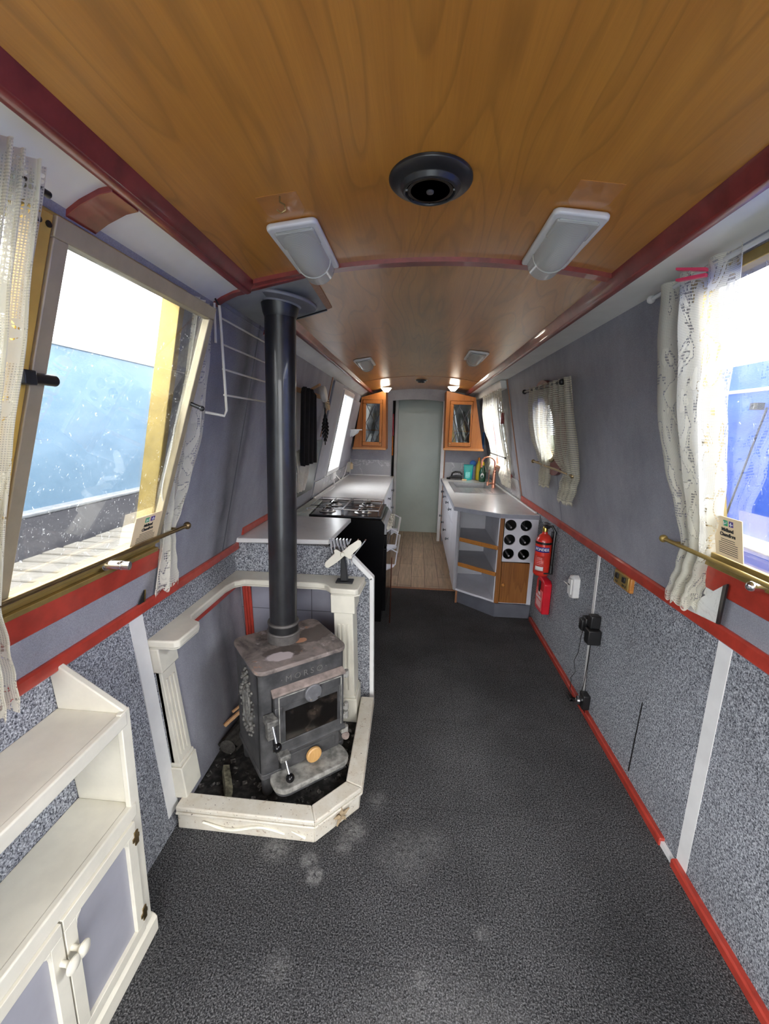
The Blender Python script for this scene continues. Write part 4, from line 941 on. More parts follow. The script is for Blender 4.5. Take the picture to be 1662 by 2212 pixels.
# ------------------------------------------------------------------ curtains and their rods
def curtain(name, side, rows, label, mat, folds=5, amp=.016, off=.045, group=None, hemwave=.012, du=.7, bot=True):
    """rows: (z, y_left, y_right, offset) down the cloth; drawn in pleats"""
    nu, nv = 84, 60; vs = []; uvs = []
    H = rows[0][0]-rows[-1][0]
    def row(s):
        z = rows[0][0]-s*H
        for a, c in zip(rows, rows[1:]):
            if c[0] <= z+1e-9 <= a[0]+1e-6 or c is rows[-1]:
                if z < c[0]-1e-6 and c is not rows[-1]: continue
                k = (a[0]-z)/(a[0]-c[0]); k = min(1, max(0, k)); k = k*k*(3-2*k); return z, [a[i]+(c[i]-a[i])*k for i in (1, 2, 3)]
    for j in range(nv+1):
        s = j/nv; z, (ya, yb, of) = row(s); w = abs(yb-ya)
        for i in range(nu+1):
            u = i/nu; ph = 2*math.pi*folds*u+.9*math.sin(3*u+s*2)
            sq = min(1, .05/max(w, .02)*2.4); a = amp*(.45+sq*.55)
            zz = z-(hemwave*abs(math.sin(math.pi*folds*2.2*u)) if j == nv else 0)
            y = ya+(yb-ya)*u+.004*math.sin(2*ph)
            vs.append(PW(side, y, zz, of+a*math.sin(ph)+.004*math.sin(5*s+7*u))); uvs.append((u*du, s*H))
    b = MB(); b.add(vs, [(j*(nu+1)+i, j*(nu+1)+i+1, (j+1)*(nu+1)+i+1, (j+1)*(nu+1)+i) for j in range(nv) for i in range(nu)])
    o = b.build(name, mat); me = o.data; L = me.uv_layers.new(name='UVMap')
    for l in me.loops: L.data[l.index].uv = uvs[l.vertex_index]
    for p in me.polygons: p.use_smooth = True
    return tag(o, label, 'curtain', group)
def edge_rows(side, left, right, offs, zs):
    """two edges given as photo points lying in planes off the cabin side -> rows (z, y_left, y_right, off)"""
    pr = onL if side == 'L' else onR
    def off(z):
        for (za, a), (zb, c) in zip(offs, offs[1:]):
            if zb <= z <= za: return a+(c-a)*(za-z)/(za-zb)
        return offs[-1][1] if z < offs[-1][0] else offs[0][1]
    def curve(pts):
        out = []
        for px, py in pts:
            d = .04
            for _ in range(4): p = pr(px, py, d); d = off(p.z)
            out.append((p.z, p.y))
        return sorted(out, reverse=True)
    def ev(c, z):
        if z >= c[0][0]: return c[0][1]
        for (za, a), (zb, b_) in zip(c, c[1:]):
            if zb <= z <= za: return a+(b_-a)*(za-z)/max(1e-6, za-zb)
        return c[-1][1]
    l, r = curve(left), curve(right)
    return [(z, ev(l, z), ev(r, z), off(z)) for z in zs]
GC = 'lace curtains at the cabin windows'
curtain('lace_curtain', 'L', edge_rows('L', [(420, 640), (395, 800), (370, 900), (340, 1040), (352, 1140), (345, 1200), (330, 1265)], [(458, 660), (452, 780), (446, 880), (434, 980), (412, 1060), (378, 1135), (380, 1170), (392, 1230), (395, 1275)],
        [(1.81, .025), (1.4, .035), (1.10, .014), (.9, .045)], (1.80, 1.6, 1.4, 1.25, 1.15, 1.10, 1.04, .97, .905)), 'narrow cream lace curtain hanging between the tipped window and the flue', M_lace, 3, .012, .03, GC, .02, .5)
curtain('lace_curtain', 'L', edge_rows('L', [(-90, 330), (-120, 700), (-120, 1000), (-90, 1200), (-120, 1420), (-130, 1560)], [(84, 436), (78, 520), (60, 680), (38, 830), (20, 950), (4, 1100), (-8, 1230), (8, 1340), (28, 1410), (52, 1490)],
        [(1.82, .10), (1.5, .075), (1.10, .035), (.85, .05)], (1.815, 1.6, 1.4, 1.25, 1.10, 1.0, .92, .85)), 'cream lace curtain cut off by the left picture edge above the bookcase', M_lace, 5, .018, .05, GC, .02, .6)
curtain('lace_curtain', 'R', edge_rows('R', [(1433, 632), (1428, 760), (1431, 900), (1447, 1020), (1472, 1120), (1482, 1175), (1466, 1230), (1445, 1275)], [(1608, 533), (1602, 650), (1580, 800), (1566, 950), (1557, 1080), (1541, 1180), (1531, 1235), (1508, 1270), (1490, 1305)],
        [(1.87, .035), (1.5, .05), (1.10, .018), (.9, .045)], (1.868, 1.7, 1.5, 1.35, 1.22, 1.12, 1.03, .97, .915)), 'wide cream lace curtain gathered over the rod at the right window', M_lace, 3, .018, .04, GC, .022, .8)
def rod(side, y0, y1, z, off, r=.006, label='', mat=None, ends=(0, 1), group='curtain rods', z1=None):
    p, q = Vector(PW(side, y0, z, off)), Vector(PW(side, y1, z if z1 is None else z1, off)); t = thing('curtain_rod', label, 'curtain rod', p, None, group)
    b = MB(); b.cyl(p, q, r, n=14); b.build('rod', mat or M_bronze, t)
    b = MB()
    for e in ends: b.ball(q if e else p, r*2.0, 14)
    if ends: islands(b, 'finial', mat or M_bronze, t)
    b = MB()
    for e in (p.lerp(q, .03), p.lerp(q, .97)):
        w = Vector(PW(side, e.y, e.z, .0)); b.cyl(e, w, r*.7, n=10)
    islands(b, 'bracket', mat or M_bronze, t)
    return t
rod('L', -.35, 1.355, 1.098, .045, .0065, 'thin brass tieback rod across the foot of the left window', ends=(1,))
rod('R', -.35, 1.43, 1.108, .05, .0065, 'thick brass tieback rod across the foot of the right window', M_brassd, ends=(1,))
rod('R', -.35, 1.45, 1.855, .03, .006, 'white gathered curtain rod above the right window', M_white, ends=(1,))
rod('L', -.35, .74, 1.812, .045, .006, 'dark curtain rod above the left window', M_dark, ends=())
rod('R', 2.30, 3.06, 1.700, .035, .008, 'black curtain rod above the porthole', M_dark, z1=1.712)
rod('R', 2.27, 3.03, 1.222, .04, .0065, 'dark tieback rod below the porthole', M_bronze, z1=1.242)
GP = 'crochet curtains over the porthole'
PO = [(1.73, .035), (1.45, .055), (1.23, .030), (1.05, .045)]
curtain('crochet_curtain', 'R', edge_rows('R', [(1190, 835), (1187, 900), (1186, 950), (1200, 990), (1222, 1018), (1212, 1045), (1207, 1072)], [(1233, 826), (1241, 900), (1246, 960), (1247, 1020), (1241, 1055), (1230, 1078)], PO, (1.715, 1.6, 1.5, 1.4, 1.3, 1.22, 1.15, 1.06)), 'crochet net curtain over the nearer half of the porthole', M_crochet, 4, .018, .04, GP, .02, .7)
curtain('crochet_curtain', 'R', edge_rows('R', [(1146, 845), (1145, 900), (1152, 950), (1166, 990), (1171, 1010), (1165, 1030), (1168, 1046)], [(1189, 835), (1188, 900), (1187, 950), (1186, 1005), (1184, 1035), (1180, 1047)], PO, (1.72, 1.6, 1.5, 1.4, 1.3, 1.22, 1.16, 1.10)), 'crochet net curtain over the farther half of the porthole', M_crochet, 4, .018, .04, GP, .015, .7)
rod('R', 4.02, 4.93, 1.195, .04, .005, 'thin dark rod across the kitchen window curtains', M_dark, ends=(0, 1))
rod('R', 4.02, 5.02, 1.80, .03, .006, 'dark rod under the white box above the kitchen window', M_dark, ends=(0,))
GK = 'thin curtains at the kitchen window'
KO = [(1.80, .045), (1.5, .06), (1.2, .028), (.93, .06)]
curtain('thin_curtain', 'R', edge_rows('R', [(1065, 840), (1068, 905), (1078, 959), (1087, 983), (1078, 1025), (1085, 1044)], [(1082, 838), (1090, 901), (1095, 959), (1098, 984), (1101, 1020), (1101, 1040)], KO, (1.80, 1.6, 1.45, 1.3, 1.2, 1.1, 1.0, .93)), 'thin cream curtain on the nearer side of the kitchen window', M_laceplain, 4, .016, .04, GK, .01, .6)
curtain('thin_curtain', 'R', edge_rows('R', [(1045, 845), (1043, 881), (1050, 933), (1064, 972), (1046, 1006), (1053, 1026)], [(1063, 842), (1065, 901), (1068, 945), (1070, 976), (1070, 1005), (1067, 1022)], KO, (1.80, 1.6, 1.45, 1.3, 1.2, 1.1, 1.0, .95)), 'thin cream curtain on the farther side of the kitchen window behind the tap', M_laceplain, 4, .016, .04, GK, .01, .6)
b = MB(); wbar(b, 'R', 3.75, 5.33, 1.795, 1.862, 0, .05); tag(b.build('pelmet_box', M_strip, bevel=.003), 'long white box along the wall top over the kitchen window', 'pelmet')
p = onR(1086, 903, .06); b = MB(); b.box(p.x-.012, p.x+.012, p.y-.02, p.y+.02, p.z-.05, p.z+.045); tag(b.build('curtain_clip', M_maroon, bevel=.004), 'dark red clip on the near edge of the kitchen curtain', 'clip')
# pink clothes peg on the curtain
t = thing('clothes_peg', 'pink plastic clothes peg on the right window curtain top', 'peg', onR(1500, 592, .05))
q = onR(1528, 588, .055); e = onR(1462, 590, .09)
b = MB()
for s_, e2 in ((.006, onR(1463, 582, .09)), (-.006, onR(1463, 606, .09))):
    d = (e2-q); u, v = b.frame_(d); b.hexa([q+Vector((0, 0, s_-.004))+u*.006, q+Vector((0, 0, s_-.004))-u*.006, q+Vector((0, 0, s_+.004))-u*.006, q+Vector((0, 0, s_+.004))+u*.006],
                                          [e2+Vector((0, 0, -.003))+u*.007, e2+Vector((0, 0, -.003))-u*.007, e2+Vector((0, 0, .003))-u*.007, e2+Vector((0, 0, .003))+u*.007])
b.build('jaw', M_pink, t, bevel=.001)
b = MB(); c = q.lerp(e, .45); b.tube([c+Vector((-.004, 0, .012)), c+Vector((-.008, .004, 0)), c+Vector((-.004, 0, -.012)), c+Vector((.0, .008, -.004))], .0015, 6); b.build('spring', M_chrome, t)

# ------------------------------------------------------------------ cards standing in the windows
def card(side, c, yd, zu, w, h, label, folded=False):
    """c: lower corner towards the bow; yd: direction along the card; text faces the room"""
    t = thing('notice_card', label, 'card', c, None, 'printed cards in the window corners')
    c, yd, zu = Vector(c), Vector(yd).normalized(), Vector(zu).normalized(); n = yd.cross(zu)
    b = MB(); b.slab([c, c+yd*w, c+yd*w+zu*h, c+zu*h], n*-.002); b.build('card', M_card, t, bevel=.0005)
    def put(nm, body, m, sz, fy, fz, bold=0): text(nm, body, m, t, sz, basis(c+yd*w*fy+zu*h*fz+n*.0012, yd, zu), .0003, bold=bold)
    for k, (m, gl) in enumerate(((M_green, '#'), (M_navy, '+'))):
        b = MB(); o = c+yd*w*(.36+.20*k)+zu*h*.79; b.slab([o, o+yd*w*.14, o+yd*w*.14+zu*h*.13, o+zu*h*.13], n*.0012); b.build('logo', m, t)
        b = MB(); q = o+n*.0015
        for a in ((.02, .05, .12, .02), (.06, .02, .025, .09)) if k else ((.02, .05, .10, .015), (.02, .02, .02, .09), (.10, .05, .02, .06)):
            r = q+yd*w*a[0]+zu*h*a[1]; b.slab([r, r+yd*w*a[2], r+yd*w*a[2]+zu*h*a[3], r+zu*h*a[3]], n*.0005)
        b.build('logo_mark', M_label, t)
    put('heading', 'Midland\nChandlers', M_ink, h*.12, .5, .63, .0004)
    b = MB()
    for k in range(8):
        o = c+yd*w*(.16 if k > 1 else .25)+zu*h*(.45-.05*k)+n*.0008; ww = w*(.68 if k > 1 else .5); b.slab([o, o+yd*ww, o+yd*ww+zu*h*.012, o+zu*h*.012], n*.0004)
    b.build('small_print', M_ink, t)
a = Vector(HP(1.085, .012, .02)); 
card('L', a, (0, 1, 0), Vector(HP(1.1, 1))-Vector(HP(1.1, 0)), .125, .105, 'cream printed card standing in the lower corner of the tipped left window')
a = Vector(PW('R', 1.235, 1.118, .012)); card('R', a, (0, -1, 0), Vector((-.2128, 0, 1)), .105, .118, 'cream printed card standing in the right window beside the wide lace curtain')

# ------------------------------------------------------------------ ceiling fittings
GL = 'plastic ceiling lamps'
def lamp(x, y, label, first=None):
    z = ceil_z(x, y); sl = math.atan(.02-.11*x/.55**2)
    if first is not None:
        r = dup(first, (x, y, z), label); r.rotation_euler = (0, -sl, 0); return r
    t = thing('ceiling_lamp', label, 'ceiling lamp', (x, y, z), 0, GL); t.rotation_euler = (0, -sl, 0)
    b = MB(); b.prism(rr(-.064, .064, -.165, .155, .016), 'z', -.014, 0); b.build('base_plate', M_white, t, bevel=.005, seg=3)
    b = MB(); b.prism(rr(-.05, .05, -.145, -.05, .010), 'z', -.020, -.012); b.build('lens_end', M_lens, t, bevel=.006)
    # half round lens standing off the plate, sloping up to it at the near end
    def lens(u, v):
        a = math.pi*u; k = min(1, .2+1.25*v) ; y = -.145+.29*v; h = (.044*k)*(1 if v < .97 else .2); return Vector((-.048*math.cos(a), y, -.010-h*math.sin(a)))
    b = MB(); b.grid(lens, 18, 22); b.cyl((0, .145, -.012), (0, .1452, -.012), .001, n=6); o = b.build('lens', M_lens, t)
    b = MB(); b.tube([(-.049*math.cos(math.pi*k/14), .065, -.010-.0455*math.sin(math.pi*k/14)) for k in range(15)], .0025, 6); b.build('lens_rib', M_lens, t)
    b = MB(); b.cyl((0, .02, -.03), (0, .10, -.03), .011, n=14); b.build('bulb', pm('unlit_bulb_glass', (.75, .74, .68), .2, var=.05), t)
    return t
L1 = lamp(-.325, 1.265, 'near plastic ceiling lamp left of the round vent, above the stove')
lamp(.352, 1.25, 'near plastic ceiling lamp right of the round vent, by the right cornice', L1)
lamp(-.395, 3.14, 'middle plastic ceiling lamp just right of the flue pipe top', L1)
lamp(.362, 2.93, 'middle plastic ceiling lamp on the side of the porthole', L1)
L5 = thing('ceiling_lamp', 'far ceiling lamp above the left oak wall cupboard', 'ceiling lamp', (-.372, 4.9, ceil_z(-.372, 4.9)), 0, GL)
b = MB(); b.prism(rr(-.066, .066, -.066, .066, .018), 'z', -.012, 0); b.build('base_plate', M_white, L5, bevel=.004)
b = MB(); b.prism([(-.058, -.010), (.058, -.010), (.022, -.052), (-.022, -.052)], 'y', -.055, .055); b.build('diffuser', M_lit, L5, bevel=.008, seg=3)
dup(L5, (.372, 4.78, ceil_z(.372, 4.78)), 'far ceiling lamp above the right oak wall cupboard')
def vent(x, y, r, label):
    t = thing('ceiling_vent', label, 'vent', (x, y, ceil_z(x, y)), 0, 'round black ceiling vents')
    b = MB(); b.lathe([(r*.45, 0), (r, 0), (r, .006), (r*.93, .012), (r*.72, .016), (r*.66, .026), (r*.6, .027), (r*.58, .02), (r*.2, .02)], (0, 0, 0), (0, 0, -1), 48); b.build('rim', M_dark, t, bevel=.001)
    b = MB()
    for k in range(6): b.lathe([(r*(.12+.08*k), .018), (r*(.15+.08*k), .018), (r*(.15+.08*k), .024), (r*(.12+.08*k), .024)], (0, 0, 0), (0, 0, -1), 32)
    for k in range(8):
        a = math.pi*k/4; b.cyl((0, 0, -.021), (r*.6*math.cos(a), r*.6*math.sin(a), -.021), .003, n=6)
    b.build('grille', M_blackgloss, t)
    b = MB(); b.cyl((0, 0, -.018), (0, 0, -.028), r*.09); b.build('boss', M_iron, t, bevel=.002)
vent(.006, .995, .087, 'large round black ceiling vent in front of the two near lamps')
vent(.02, 4.45, .06, 'small round black vent in the far ceiling panel')
p = Vector((-.318, 1.003, ceil_z(-.318, 1.003))); t = thing('ceiling_hook', 'tiny dark screw hook in the ceiling in front of the left lamp', 'hook', p, None)
b = MB(); b.tube([p+Vector((0, 0, .003)), p+Vector((0, 0, -.012)), p+Vector((.010, 0, -.017)), p+Vector((.012, .002, -.027)), p+Vector((.002, .003, -.032)), p+Vector((-.007, .003, -.026))], .0018, 8); b.build('hook', M_bronze, t)
for x, y, lb in ((-.325, 1.03, 'trim_40'), (.352, 1.02, 'trim_41')):
    b = MB(); b.M = Matrix.Translation((x, y, ceil_z(x, y))) @ Matrix.Rotation(-math.atan(.02-.11*x/.55**2), 4, 'Y'); b.box(-.045, .045, -.035, .09, -.0008, .002)
    struct(b.build(lb, pm('paler_oak_patch_'+lb, (.50, .20, .042), .3, var=.12, coat=.6)))

# ------------------------------------------------------------------ the wire airer on the left side
t = thing('wire_airer', 'cream wire clothes airer hung on the left wall behind the flue', 'airer', (-.655, 1.42, 1.47))
X = -.645; b = MB(); b.tube([(X, 1.392, 1.815), (X, 1.396, 1.79), (X+.002, 1.405, 1.49), (X-.002, 1.395, 1.472), (X-.05, 1.36, 1.482)], .0045, 8); b.build('upright', M_cream, t)
b = MB(); b.tube([(X-.012, 1.384, 1.82), (X-.012, 1.380, 1.70)], .004, 8); b.build('upright', M_cream, t)
b = MB(); b.tube([(X, 1.86, 1.80), (X, 1.865, 1.47)], .0045, 8); b.build('upright', M_cream, t)
for z in (1.780, 1.700, 1.622, 1.540):
    b = MB(); b.tube([(X, 1.397, z), (X-.0, 1.863, z)], .0035, 8); b.build('rung', M_cream, t)
b = MB(); b.tube([(X, 1.392, 1.812), (X-.006, 1.39, 1.825), (X-.014, 1.388, 1.84)], .003, 8); b.build('hook', M_dark, t)

# ------------------------------------------------------------------ the right side: offcut, extinguisher, blanket, socket, chargers
t = thing('laminate_offcut', 'white mottled offcut with a black edge standing on the right rail', 'offcut', onR(1520, 1300, .012))
P = [onR(px, py, d) for px, py, d in ((1478, 1312, .012), (1567, 1265, .012), (1551, 1347, .016))]
b = MB(); b.slab(P, (-.004, 0, 0)); b.build('board', M_offcut, t, smooth=False)
b = MB(); q = [P[1], P[2], onR(1557, 1349, .02), onR(1576, 1262, .02)]; b.slab(q, (-.006, 0, 0)); lab(b.build('edge_tape', M_dark, t), 'black edge tape')
Q = [onR(px, py, .006) for px, py in ((1535, 1252), (1567, 1266), (1530, 1288), (1522, 1282))]; b = MB(); b.slab(Q, (-.003, 0, 0)); b.build('torn_strip', M_offcut, t, smooth=False)

ex = at(1180, 1220, x=.875); t = thing('fire_extinguisher', 'red powder fire extinguisher hanging on the right side beside the bottle holes', 'extinguisher', (.875, 2.79, .495))
c = Vector((.878, 2.79, .495)); b = MB(); b.lathe([(0, 0), (.045, 0), (.052, .01), (.053, .02), (.053, .225), (.049, .25), (.034, .275), (.018, .287), (.016, .30), (0, .30)], c, (0, 0, 1), 36); b.build('cylinder', M_redp, t)
ur, uu = Vector((1, -.12, 0)).normalized(), Vector((0, 0, 1))
def exlabel(nm, z0, z1, a0, a1, m, r=.0537):
    b = MB(); n = 16; vs = [c+Vector((r*math.cos(math.radians(a0+(a1-a0)*k/n)), r*math.sin(math.radians(a0+(a1-a0)*k/n)), z)) for z in (z0, z1) for k in range(n+1)]
    b.add(vs, [(k, k+1, n+1+k+1, n+1+k) for k in range(n)]); return b.build(nm, m, t, solid=.0006)
lab(exlabel('blue_band', .168, .202, -178, -62, M_blue), 'blue band')
exlabel('info_label', .03, .14, -160, -92, pm('red_print', (.62, .06, .045), .4, var=.05))
def extext(s, sz, z, a=-112):
    a = math.radians(a); o = c+Vector((.0545*math.cos(a), .0545*math.sin(a), z)); return text('lettering', s, M_label, t, sz, basis(o, (-math.sin(a), math.cos(a), 0), uu), .0003, bold=.0006)
for k, ch in enumerate('POWDER'): extext(ch, .026, .185, -158+17*k)
for z in (.128, .118, .106, .094, .082): extext('\u2013 \u2013\u2013 \u2013', .012, z, -125)
exlabel('white_band', .04, .068, -155, -96, M_label, .0541)
b = MB(); b.lathe([(.017, .30), (.017, .325), (.012, .335), (0, .336)], c, (0, 0, 1), 18); b.build('valve', M_brass, t)
b = MB(); h = c+Vector((0, 0, .33)); b.hexa([h+Vector((-.012, -.05, 0)), h+Vector((.012, -.05, 0)), h+Vector((.012, .012, 0)), h+Vector((-.012, .012, 0))], [h+Vector((-.012, -.055, .018)), h+Vector((.012, -.055, .018)), h+Vector((.012, .012, .016)), h+Vector((-.012, .012, .016))])
b.hexa([h+Vector((-.010, -.06, .03)), h+Vector((.010, -.06, .03)), h+Vector((.010, .01, .022)), h+Vector((-.010, .01, .022))], [h+Vector((-.010, -.06, .036)), h+Vector((.010, -.06, .036)), h+Vector((.010, .01, .034)), h+Vector((-.010, .01, .034))]); b.build('squeeze_handle', M_dark, t, bevel=.002)
b = MB(); b.tube([h+Vector((.0, -.01, .006)), h+Vector((.035, -.03, .012)), h+Vector((.05, -.045, -.02)), h+Vector((.047, -.05, -.09)), h+Vector((.046, -.05, -.24))], .009, 10); b.build('hose', M_dark, t)
b = MB(); b.cyl(c+Vector((.046, -.05, .085)), c+Vector((.046, -.052, .03)), .009, .013); b.build('nozzle', M_dark, t)
b = MB(); b.box(.925, .943, 2.755, 2.815, .51, .79); b.cyl(c+Vector((0, 0, .22)), c+Vector((0, 0, .235)), .0545, n=36); b.box(.878, .935, 2.735, 2.74, .515, .525); b.build('bracket', M_dark, t)
t = thing('fire_blanket', 'flat red fire blanket case below the extinguisher', 'fire blanket', (.92, 2.80, .225))
b = MB(); M4 = Matrix.Translation((.938, 2.80, .222)); b.M = M4
out = [(-.085, .012), (.07, 0), (.085, .012), (.085, .21), (.055, .245), (-.055, .245), (-.085, .225)]
b.prism(out, 'x', -.052, 0); b.build('case', M_redplastic, t, bevel=.008, seg=3)
b = MB(); b.M = M4; b.box(-.054, -.051, -.066, .06, .03, .165); b.build('label', pm('pale_red_print', (.70, .16, .16), .5, var=.1, scale=60), t)
b = MB(); b.M = M4; b.prism([(-.012, .15), (.012, .15), (.018, .225), (-.018, .225)], 'x', -.060, -.051); b.build('pull_tab', M_dark, t, bevel=.003)
for s_, z in (('FIRE', .135), ('BLANKET', .105)): text('lettering', s_, M_label, t, .026, basis(M4 @ Vector((-.0545, 0, z)), (0, -1, 0), (0, 0, 1)), .0003, bold=.0006)
b = MB()
for k in range(4): b.M = M4; b.box(-.0545, -.0538, -.05, .045, .045+.011*k, .049+.011*k)
b.build('small_print', M_label, t)

t = thing('wall_dispenser', 'small white plastic holder with a flap on the right carpeted side', 'holder', (.93, 2.33, .53))
pr = [(2.285, .535), (2.335, .52), (2.372, .545), (2.378, .615), (2.355, .650), (2.318, .662), (2.288, .648)]
b = MB(); b.prism(pr, 'x', .905, .942); b.build('case', M_white, t, bevel=.006, seg=3)
b = MB(); b.prism([(2.30, .55), (2.35, .54), (2.36, .60), (2.345, .638), (2.305, .64)], 'x', .897, .906); b.build('front', M_white, t, bevel=.004)
b = MB(); b.hexa([(.90, 2.345, .588), (.90, 2.365, .592), (.880, 2.375, .602), (.880, 2.355, .602)], [(.90, 2.345, .593), (.90, 2.365, .597), (.880, 2.375, .607), (.880, 2.355, .607)]); b.build('flap', M_white, t, bevel=.002)
b = MB(); b.box(.895, .898, 2.325, 2.35, .597, .603); b.build('slot', M_dark, t)

t = thing('wall_socket', 'brass double wall socket tucked under the right rail', 'socket', (.935, 1.82, .77))
b = MB(); b.box(.922, .942, 1.745, 1.893, .785, .85); b.build('back_box', M_oakx, t, bevel=.003)
b = MB(); b.box(.917, .923, 1.757, 1.882, .792, .85); b.build('face_plate', M_brassd, t, bevel=.002)
b = MB()
for y in (1.79, 1.85): b.box(.910, .918, y-.012, y+.012, .818, .842)
b.build('rocker', M_dark, t, bevel=.002)
b = MB()
for y in (1.775, 1.79, 1.80, 1.85, 1.862): b.box(.9155, .9175, y-.002, y+.002, .798, .808)
b.build('pin_hole', M_dark, t)

t = thing('phone_charger', 'black plug charger on the white strip, leftmost of the clustered pair', 'charger', (.92, 2.06, .45))
b = MB(); b.box(.885, .938, 2.035, 2.085, .455, .53); b.box(.87, .89, 2.04, 2.08, .46, .52); b.build('body', M_dark, t, bevel=.006, seg=3)
b = MB(); b.tube([(.90, 2.08, .457), (.90, 2.10, .40), (.905, 2.12, .30), (.91, 2.17, .22), (.912, 2.14, .17), (.905, 2.17, .12), (.90, 2.15, .10), (.905, 2.165, .05), (.91, 2.15, .036)], .0018, 6); b.build('cable', M_dark, t)
t = thing('phone_charger', 'black plug charger with a long hanging block, rightmost of the clustered pair', 'charger', (.92, 1.985, .42))
b = MB(); b.box(.875, .938, 1.96, 2.012, .425, .50); b.box(.89, .938, 1.985, 2.03, .50, .565); b.build('body', M_dark, t, bevel=.006, seg=3)
b = MB(); b.tube([(.90, 1.985, .427), (.902, 1.99, .32), (.908, 2.01, .22), (.913, 2.03, .15), (.912, 2.04, .11)], .0018, 6); b.tube([(.895, 1.97, .427), (.898, 1.975, .33), (.905, 1.99, .24), (.912, 2.0, .13)], .0016, 6); b.build('cable', M_dark, t)
t = thing('low_socket', 'black low voltage socket with plug just above the right skirting', 'socket', (.93, 2.02, .035))
b = MB(); b.box(.905, .942, 1.99, 2.045, .045, .125); b.build('body', M_dark, t, bevel=.006, seg=3)
b = MB(); b.lathe([(.0, 0), (.022, 0), (.022, .012), (.012, .016), (.012, .008), (0, .008)], (.905, 2.035, .072), (-1, .2, 0), 20); b.build('plug_face', M_chrome, t)
t = thing('cable_plug', 'black plug lying on the floor against the right skirting', 'plug', (.90, 2.13, 0))
b = MB(); b.cyl((.90, 2.12, .010), (.90, 2.165, .010), .010, n=12); b.box(.895, .925, 2.12, 2.14, 0.002, .018); b.build('body', M_dark, t, bevel=.002)
b = MB(); b.tube([(.915, 2.13, .012), (.924, 2.10, .034), (.92, 2.03, .036), (.921, 1.99, .034)], .002, 6); b.build('cable', M_dark, t)
# small folded black hook on the left rail
t = thing('rail_hook', 'small black pointed clip standing on the left rail below the curtain', 'hook', PW('L', 1.205, .87, .005))
P = [Vector(PW('L', 1.215, .872, .006)), Vector(PW('L', 1.190, .872, .006)), Vector(PW('L', 1.212, .915, .006))]
b = MB(); b.slab(P, (.004, 0, 0)); b.build('blade', M_dark, t)
b = MB(); b.tube([P[0]+Vector((.004, .004, 0)), P[2]+Vector((.004, 0, 0))], .002, 6); b.build('edge', M_brass, t)
# ------------------------------------------------------------------ right galley: angled end unit, base cupboards, worktop, sink
WT = .836
t = thing('shelf_unit', 'angled grey end unit with open shelves, six bottle holes and an oak door', 'shelf unit', (.64, 3.3, 0))
A0, A1, A2 = (.362, 3.405), (.657, 3.170), (.936, 3.170)
b = MB(); b.prism([(A0[0]+.03, A0[1]-.005), (A1[0]+.006, A1[1]-.022), (A2[0], A2[1]-.02), (A2[0], 3.62), (.40, 3.62)], 'z', 0, .112); b.build('kickboard', M_kick, t, bevel=.003)
b = MB(); b.cyl((.385, 3.39, 0), (.385, 3.39, .11), .009); lab(b.build('oak_bead', M_brownwood, t), 'oak bead')
b = MB(); b.prism([A0, A1, A2, (A2[0], 3.80), (A0[0], 3.80)], 'z', .108, .126); b.build('bottom_board', M_unit, t, bevel=.002)
b = MB(); b.box(.356, .372, 3.405, 3.80, .11, .80); b.build('side_panel', M_unit, t)
b = MB(); b.prism([(.357, 3.402), (.374, 3.389), (.386, 3.404), (.372, 3.414)], 'z', .11, .80); b.build('corner_post', M_unitg, t)
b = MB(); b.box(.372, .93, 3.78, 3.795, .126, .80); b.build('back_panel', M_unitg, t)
b = MB(); b.box(.652, .668, 3.18, 3.78, .126, .80); b.build('divider', M_unit, t)
for z in (.548, .334):
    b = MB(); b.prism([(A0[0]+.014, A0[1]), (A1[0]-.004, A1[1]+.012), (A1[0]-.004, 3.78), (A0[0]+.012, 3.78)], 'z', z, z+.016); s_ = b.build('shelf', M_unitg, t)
    b = MB(); p, q = Vector((A0[0]+.018, A0[1]-.016, z+.008)), Vector((A1[0]-.006, A1[1]-.002, z+.008)); u = (q-p).normalized(); v = Vector((u.y, -u.x, 0))
    b.slab([p+Vector((0, 0, -.016)), q+Vector((0, 0, -.016)), q+Vector((0, 0, .018)), p+Vector((0, 0, .018))], v*-.016); lab(b.build('fiddle_rail', M_oakx, s_, bevel=.006, seg=3), 'orange oak rail')
b = MB(); b.box(.657, .692, 3.156, 3.172, .112, .797); lab(b.build('oak_stile', M_oakdoor, t, bevel=.002), 'oak stile')
b = MB(); b.box(.905, .938, 3.158, 3.172, .112, .46); b.build('stile', M_unit, t)
# bottle board with six round holes
b = MB(); xs, zs, r = (.735, .850), (.520, .632, .746), .043; yf, yb = 3.154, 3.170
X0, X1, Z0, Z1 = .690, .938, .458, .800
def holeboard():
    ex = [X0, xs[0]-.05, xs[0]+.05, xs[1]-.05, xs[1]+.05, X1]; ez = [Z0, zs[0]-.05, zs[0]+.05, zs[1]-.05, zs[1]+.05, zs[2]-.05, zs[2]+.05, Z1]
    for i in range(5):
        for j in range(7):
            x0, x1, z0, z1 = ex[i], ex[i+1], ez[j], ez[j+1]
            if i in (1, 3) and j in (1, 3, 5):
                cx, cz, n = (x0+x1)/2, (z0+z1)/2, 32; hx_, hz_ = (x1-x0)/2, (z1-z0)/2
                for k in range(n):
                    a0, a1 = 2*math.pi*k/n, 2*math.pi*(k+1)/n
                    def sq(a):
                        c_, s_ = math.cos(a), math.sin(a); m_ = 1/max(abs(c_)/hx_, abs(s_)/hz_); return cx+c_*m_, cz+s_*m_
                    q = [(cx+r*math.cos(a0), cz+r*math.sin(a0)), (cx+r*math.cos(a1), cz+r*math.sin(a1)), sq(a1), sq(a0)]
                    b.hexa([(x, yf, z) for x, z in q], [(x, yb, z) for x, z in q])
            else: b.box(x0, x1, yf, yb, z0, z1)
